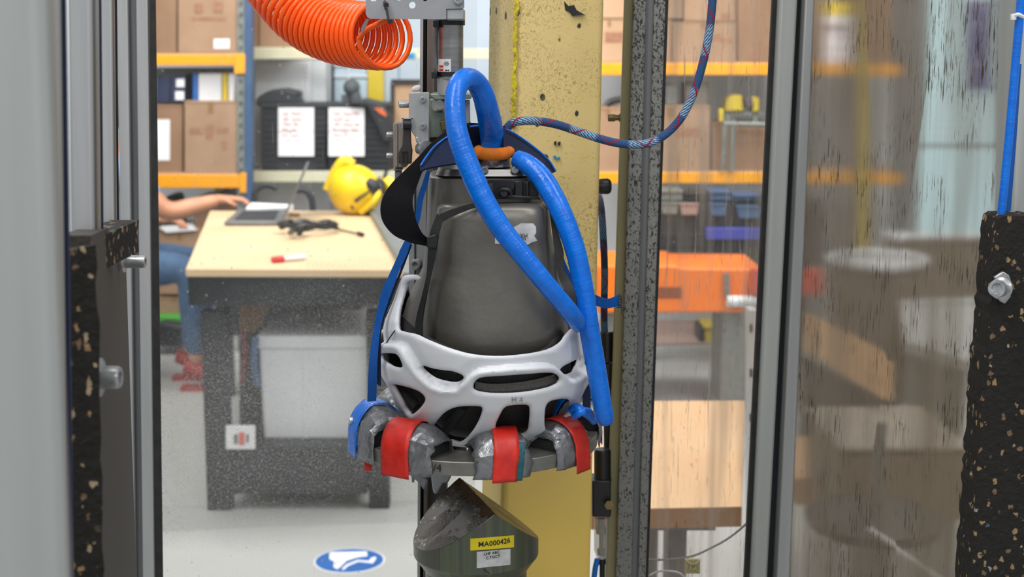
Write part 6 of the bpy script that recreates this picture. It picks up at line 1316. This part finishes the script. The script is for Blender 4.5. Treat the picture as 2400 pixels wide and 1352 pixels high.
# grime along the ridge
random.seed(8); V = []; Fs = []; N = 30
for i in range(N + 1):
    t = -AR * .97 + 2 * AR * .97 * i / N; wl_ = random.uniform(.005, .012); wr_ = random.uniform(.002, .005)
    for s_ in (-wl_, 0, wr_):
        q = AC + rd * t + pd * s_; q.z = AC.z - abs(s_) * math.tan(math.radians(37)) + .0006; V.append(q)
for i in range(N): Fs += [(i * 3, i * 3 + 1, i * 3 + 4, i * 3 + 3), (i * 3 + 1, i * 3 + 2, i * 3 + 5, i * 3 + 4)]
gr = lab(obj('ridge_grime', (V, Fs), 'grime', angle=60), 'black and rusty grime')
def awrap(x0, y0, x1, y1, mat, name, off):
    """label on the head: follow the cylinder between two picture columns"""
    cxp = 1115.5; rp_ = 146.5
    a0, a1 = math.degrees(math.asin((x0 - cxp) / rp_)), math.degrees(math.asin((x1 - cxp) / rp_))
    n = 14; V = []
    for rr in (AR + off, AR + off - .0006):
        for k in range(2):
            for i in range(n + 1):
                a = math.radians(a0 + (a1 - a0) * i / n); f = i / n
                yy = (y0[0] if k == 0 else y1[0]) * (1 - f) + (y0[1] if k == 0 else y1[1]) * f
                z = U(1115, yy, AC.y - AR * math.cos(a)).z; V.append(Vector((AC.x + rr * math.sin(a), AC.y - rr * math.cos(a), z)))
    m = n + 1; Fs = []
    for i in range(n): Fs += [(i, i + 1, m + i + 1, m + i), (2 * m + i, 3 * m + i, 3 * m + i + 1, 2 * m + i + 1), (i, 2 * m + i, 2 * m + i + 1, i + 1), (m + i, m + i + 1, 3 * m + i + 1, 3 * m + i)]
    Fs += [(0, m, 3 * m, 2 * m), (n, 2 * m + n, 3 * m + n, m + n)]
    return obj(name, (V, Fs), mat, smooth=False)
ly_ = lab(awrap(1107, (1262, 1254), 1204, (1290, 1282), 'label_yellow', 'label', .0004), 'yellow asset label'); lw_ = lab(awrap(1121, (1293, 1286), 1196, (1331, 1323), 'label_white', 'label', .0004), 'worn white label')
def ctext(s, size, x0, y0, slope, mat, name='lettering', rot=0):
    """lettering bent round the head, slope in pixels down per pixel right"""
    cu = bpy.data.curves.new(name, 'FONT'); cu.body = s; cu.size = size; cu.extrude = .00015; cu.resolution_u = 2; cu.offset = size * .006
    t = bpy.data.objects.new(name, cu); C.objects.link(t); me = bpy.data.meshes.new_from_object(t.evaluated_get(bpy.context.evaluated_depsgraph_get())); bpy.data.objects.remove(t)
    a0 = math.asin((x0 - 1115.5) / 146.5); z0 = U(1115, y0, AC.y - AR * math.cos(a0)).z; V = []
    for v in me.vertices:
        a = a0 + v.co.x / AR; rr = AR + .0008 + v.co.z; V.append(Vector((AC.x + rr * math.sin(a), AC.y - rr * math.cos(a), z0 + v.co.y - slope * v.co.x)))
    g = (V, [tuple(p.vertices) for p in me.polygons]); bpy.data.meshes.remove(me); return obj(name, g, mat, smooth=False)
tl1 = ctext('MA000426', .0078, 1124, 1281, -.03, 'black_plastic'); sub_(ly_, tl1)
tl2 = ctext('LHF ABC', .0042, 1137, 1301, -.06, 'charcoal'); tl3 = ctext('C.TGCT', .0042, 1141, 1310, -.06, 'charcoal'); sub_(lw_, tl2, tl3)
scr_ = obj('scratches', join(*[awrap_g for awrap_g in []]) if False else tube([Vector((AC.x + (AR + .001) * math.sin(a), AC.y - (AR + .001) * math.cos(a), zt - .058 - i * .0016)) for i, a in enumerate((.14, .17, .20, .23))], .0004, 4), 'gasket'); sub_(lw_, scr_)
thing('wedge_anvil', 'green grey steel wedge anvil with a yellow asset label', 'anvil', [ah, an, ab, gr, ly_, lw_])
# hook tongue and torn sheet metal between ring and anvil
thing('hook_tongue', 'rounded grey steel tongue below the ring, behind the anvil ridge', 'hook', [obj('tongue', pp([(1010, 1098), (1063, 1098), (1060, 1112), (1050, 1132), (1038, 1134), (1026, 1156), (1020, 1159), (1015, 1154), (1011, 1125)], 1.50, .02), 'alu', bevel=.003, seg=3), obj('mount', pr(1000, 1080, 1090, 1100, 1.49, .06), 'gasket', smooth=False)])
thing('torn_tape', 'torn silver tape tatter hanging below the ring left of the anvil', 'tape', [obj('tape', prism([U(948, 1094, 1.42), U(978, 1100, 1.42), U(998, 1128, 1.42), U(991, 1146, 1.42), U(984, 1132, 1.42), U(968, 1120, 1.42), U(966, 1131, 1.42), U(964, 1116, 1.42)], (.002, .0012, 0)), 'duct', smooth=False), obj('dark_backing', prism([U(975, 1098, 1.425), U(1003, 1100, 1.425), U(1000, 1122, 1.425)], (0, .001, 0)), 'gasket', smooth=False)])

# tiny alike pieces that stay joined (JOINED)
for o in bpy.data.objects:
    if o.name.split('.')[0] in ('ribbing', 'slots', 'printed_marks', 'handwriting', 'slot_marks', 'clip', 'frayed_end', 'red_print') : o['kind'] = 'stuff'
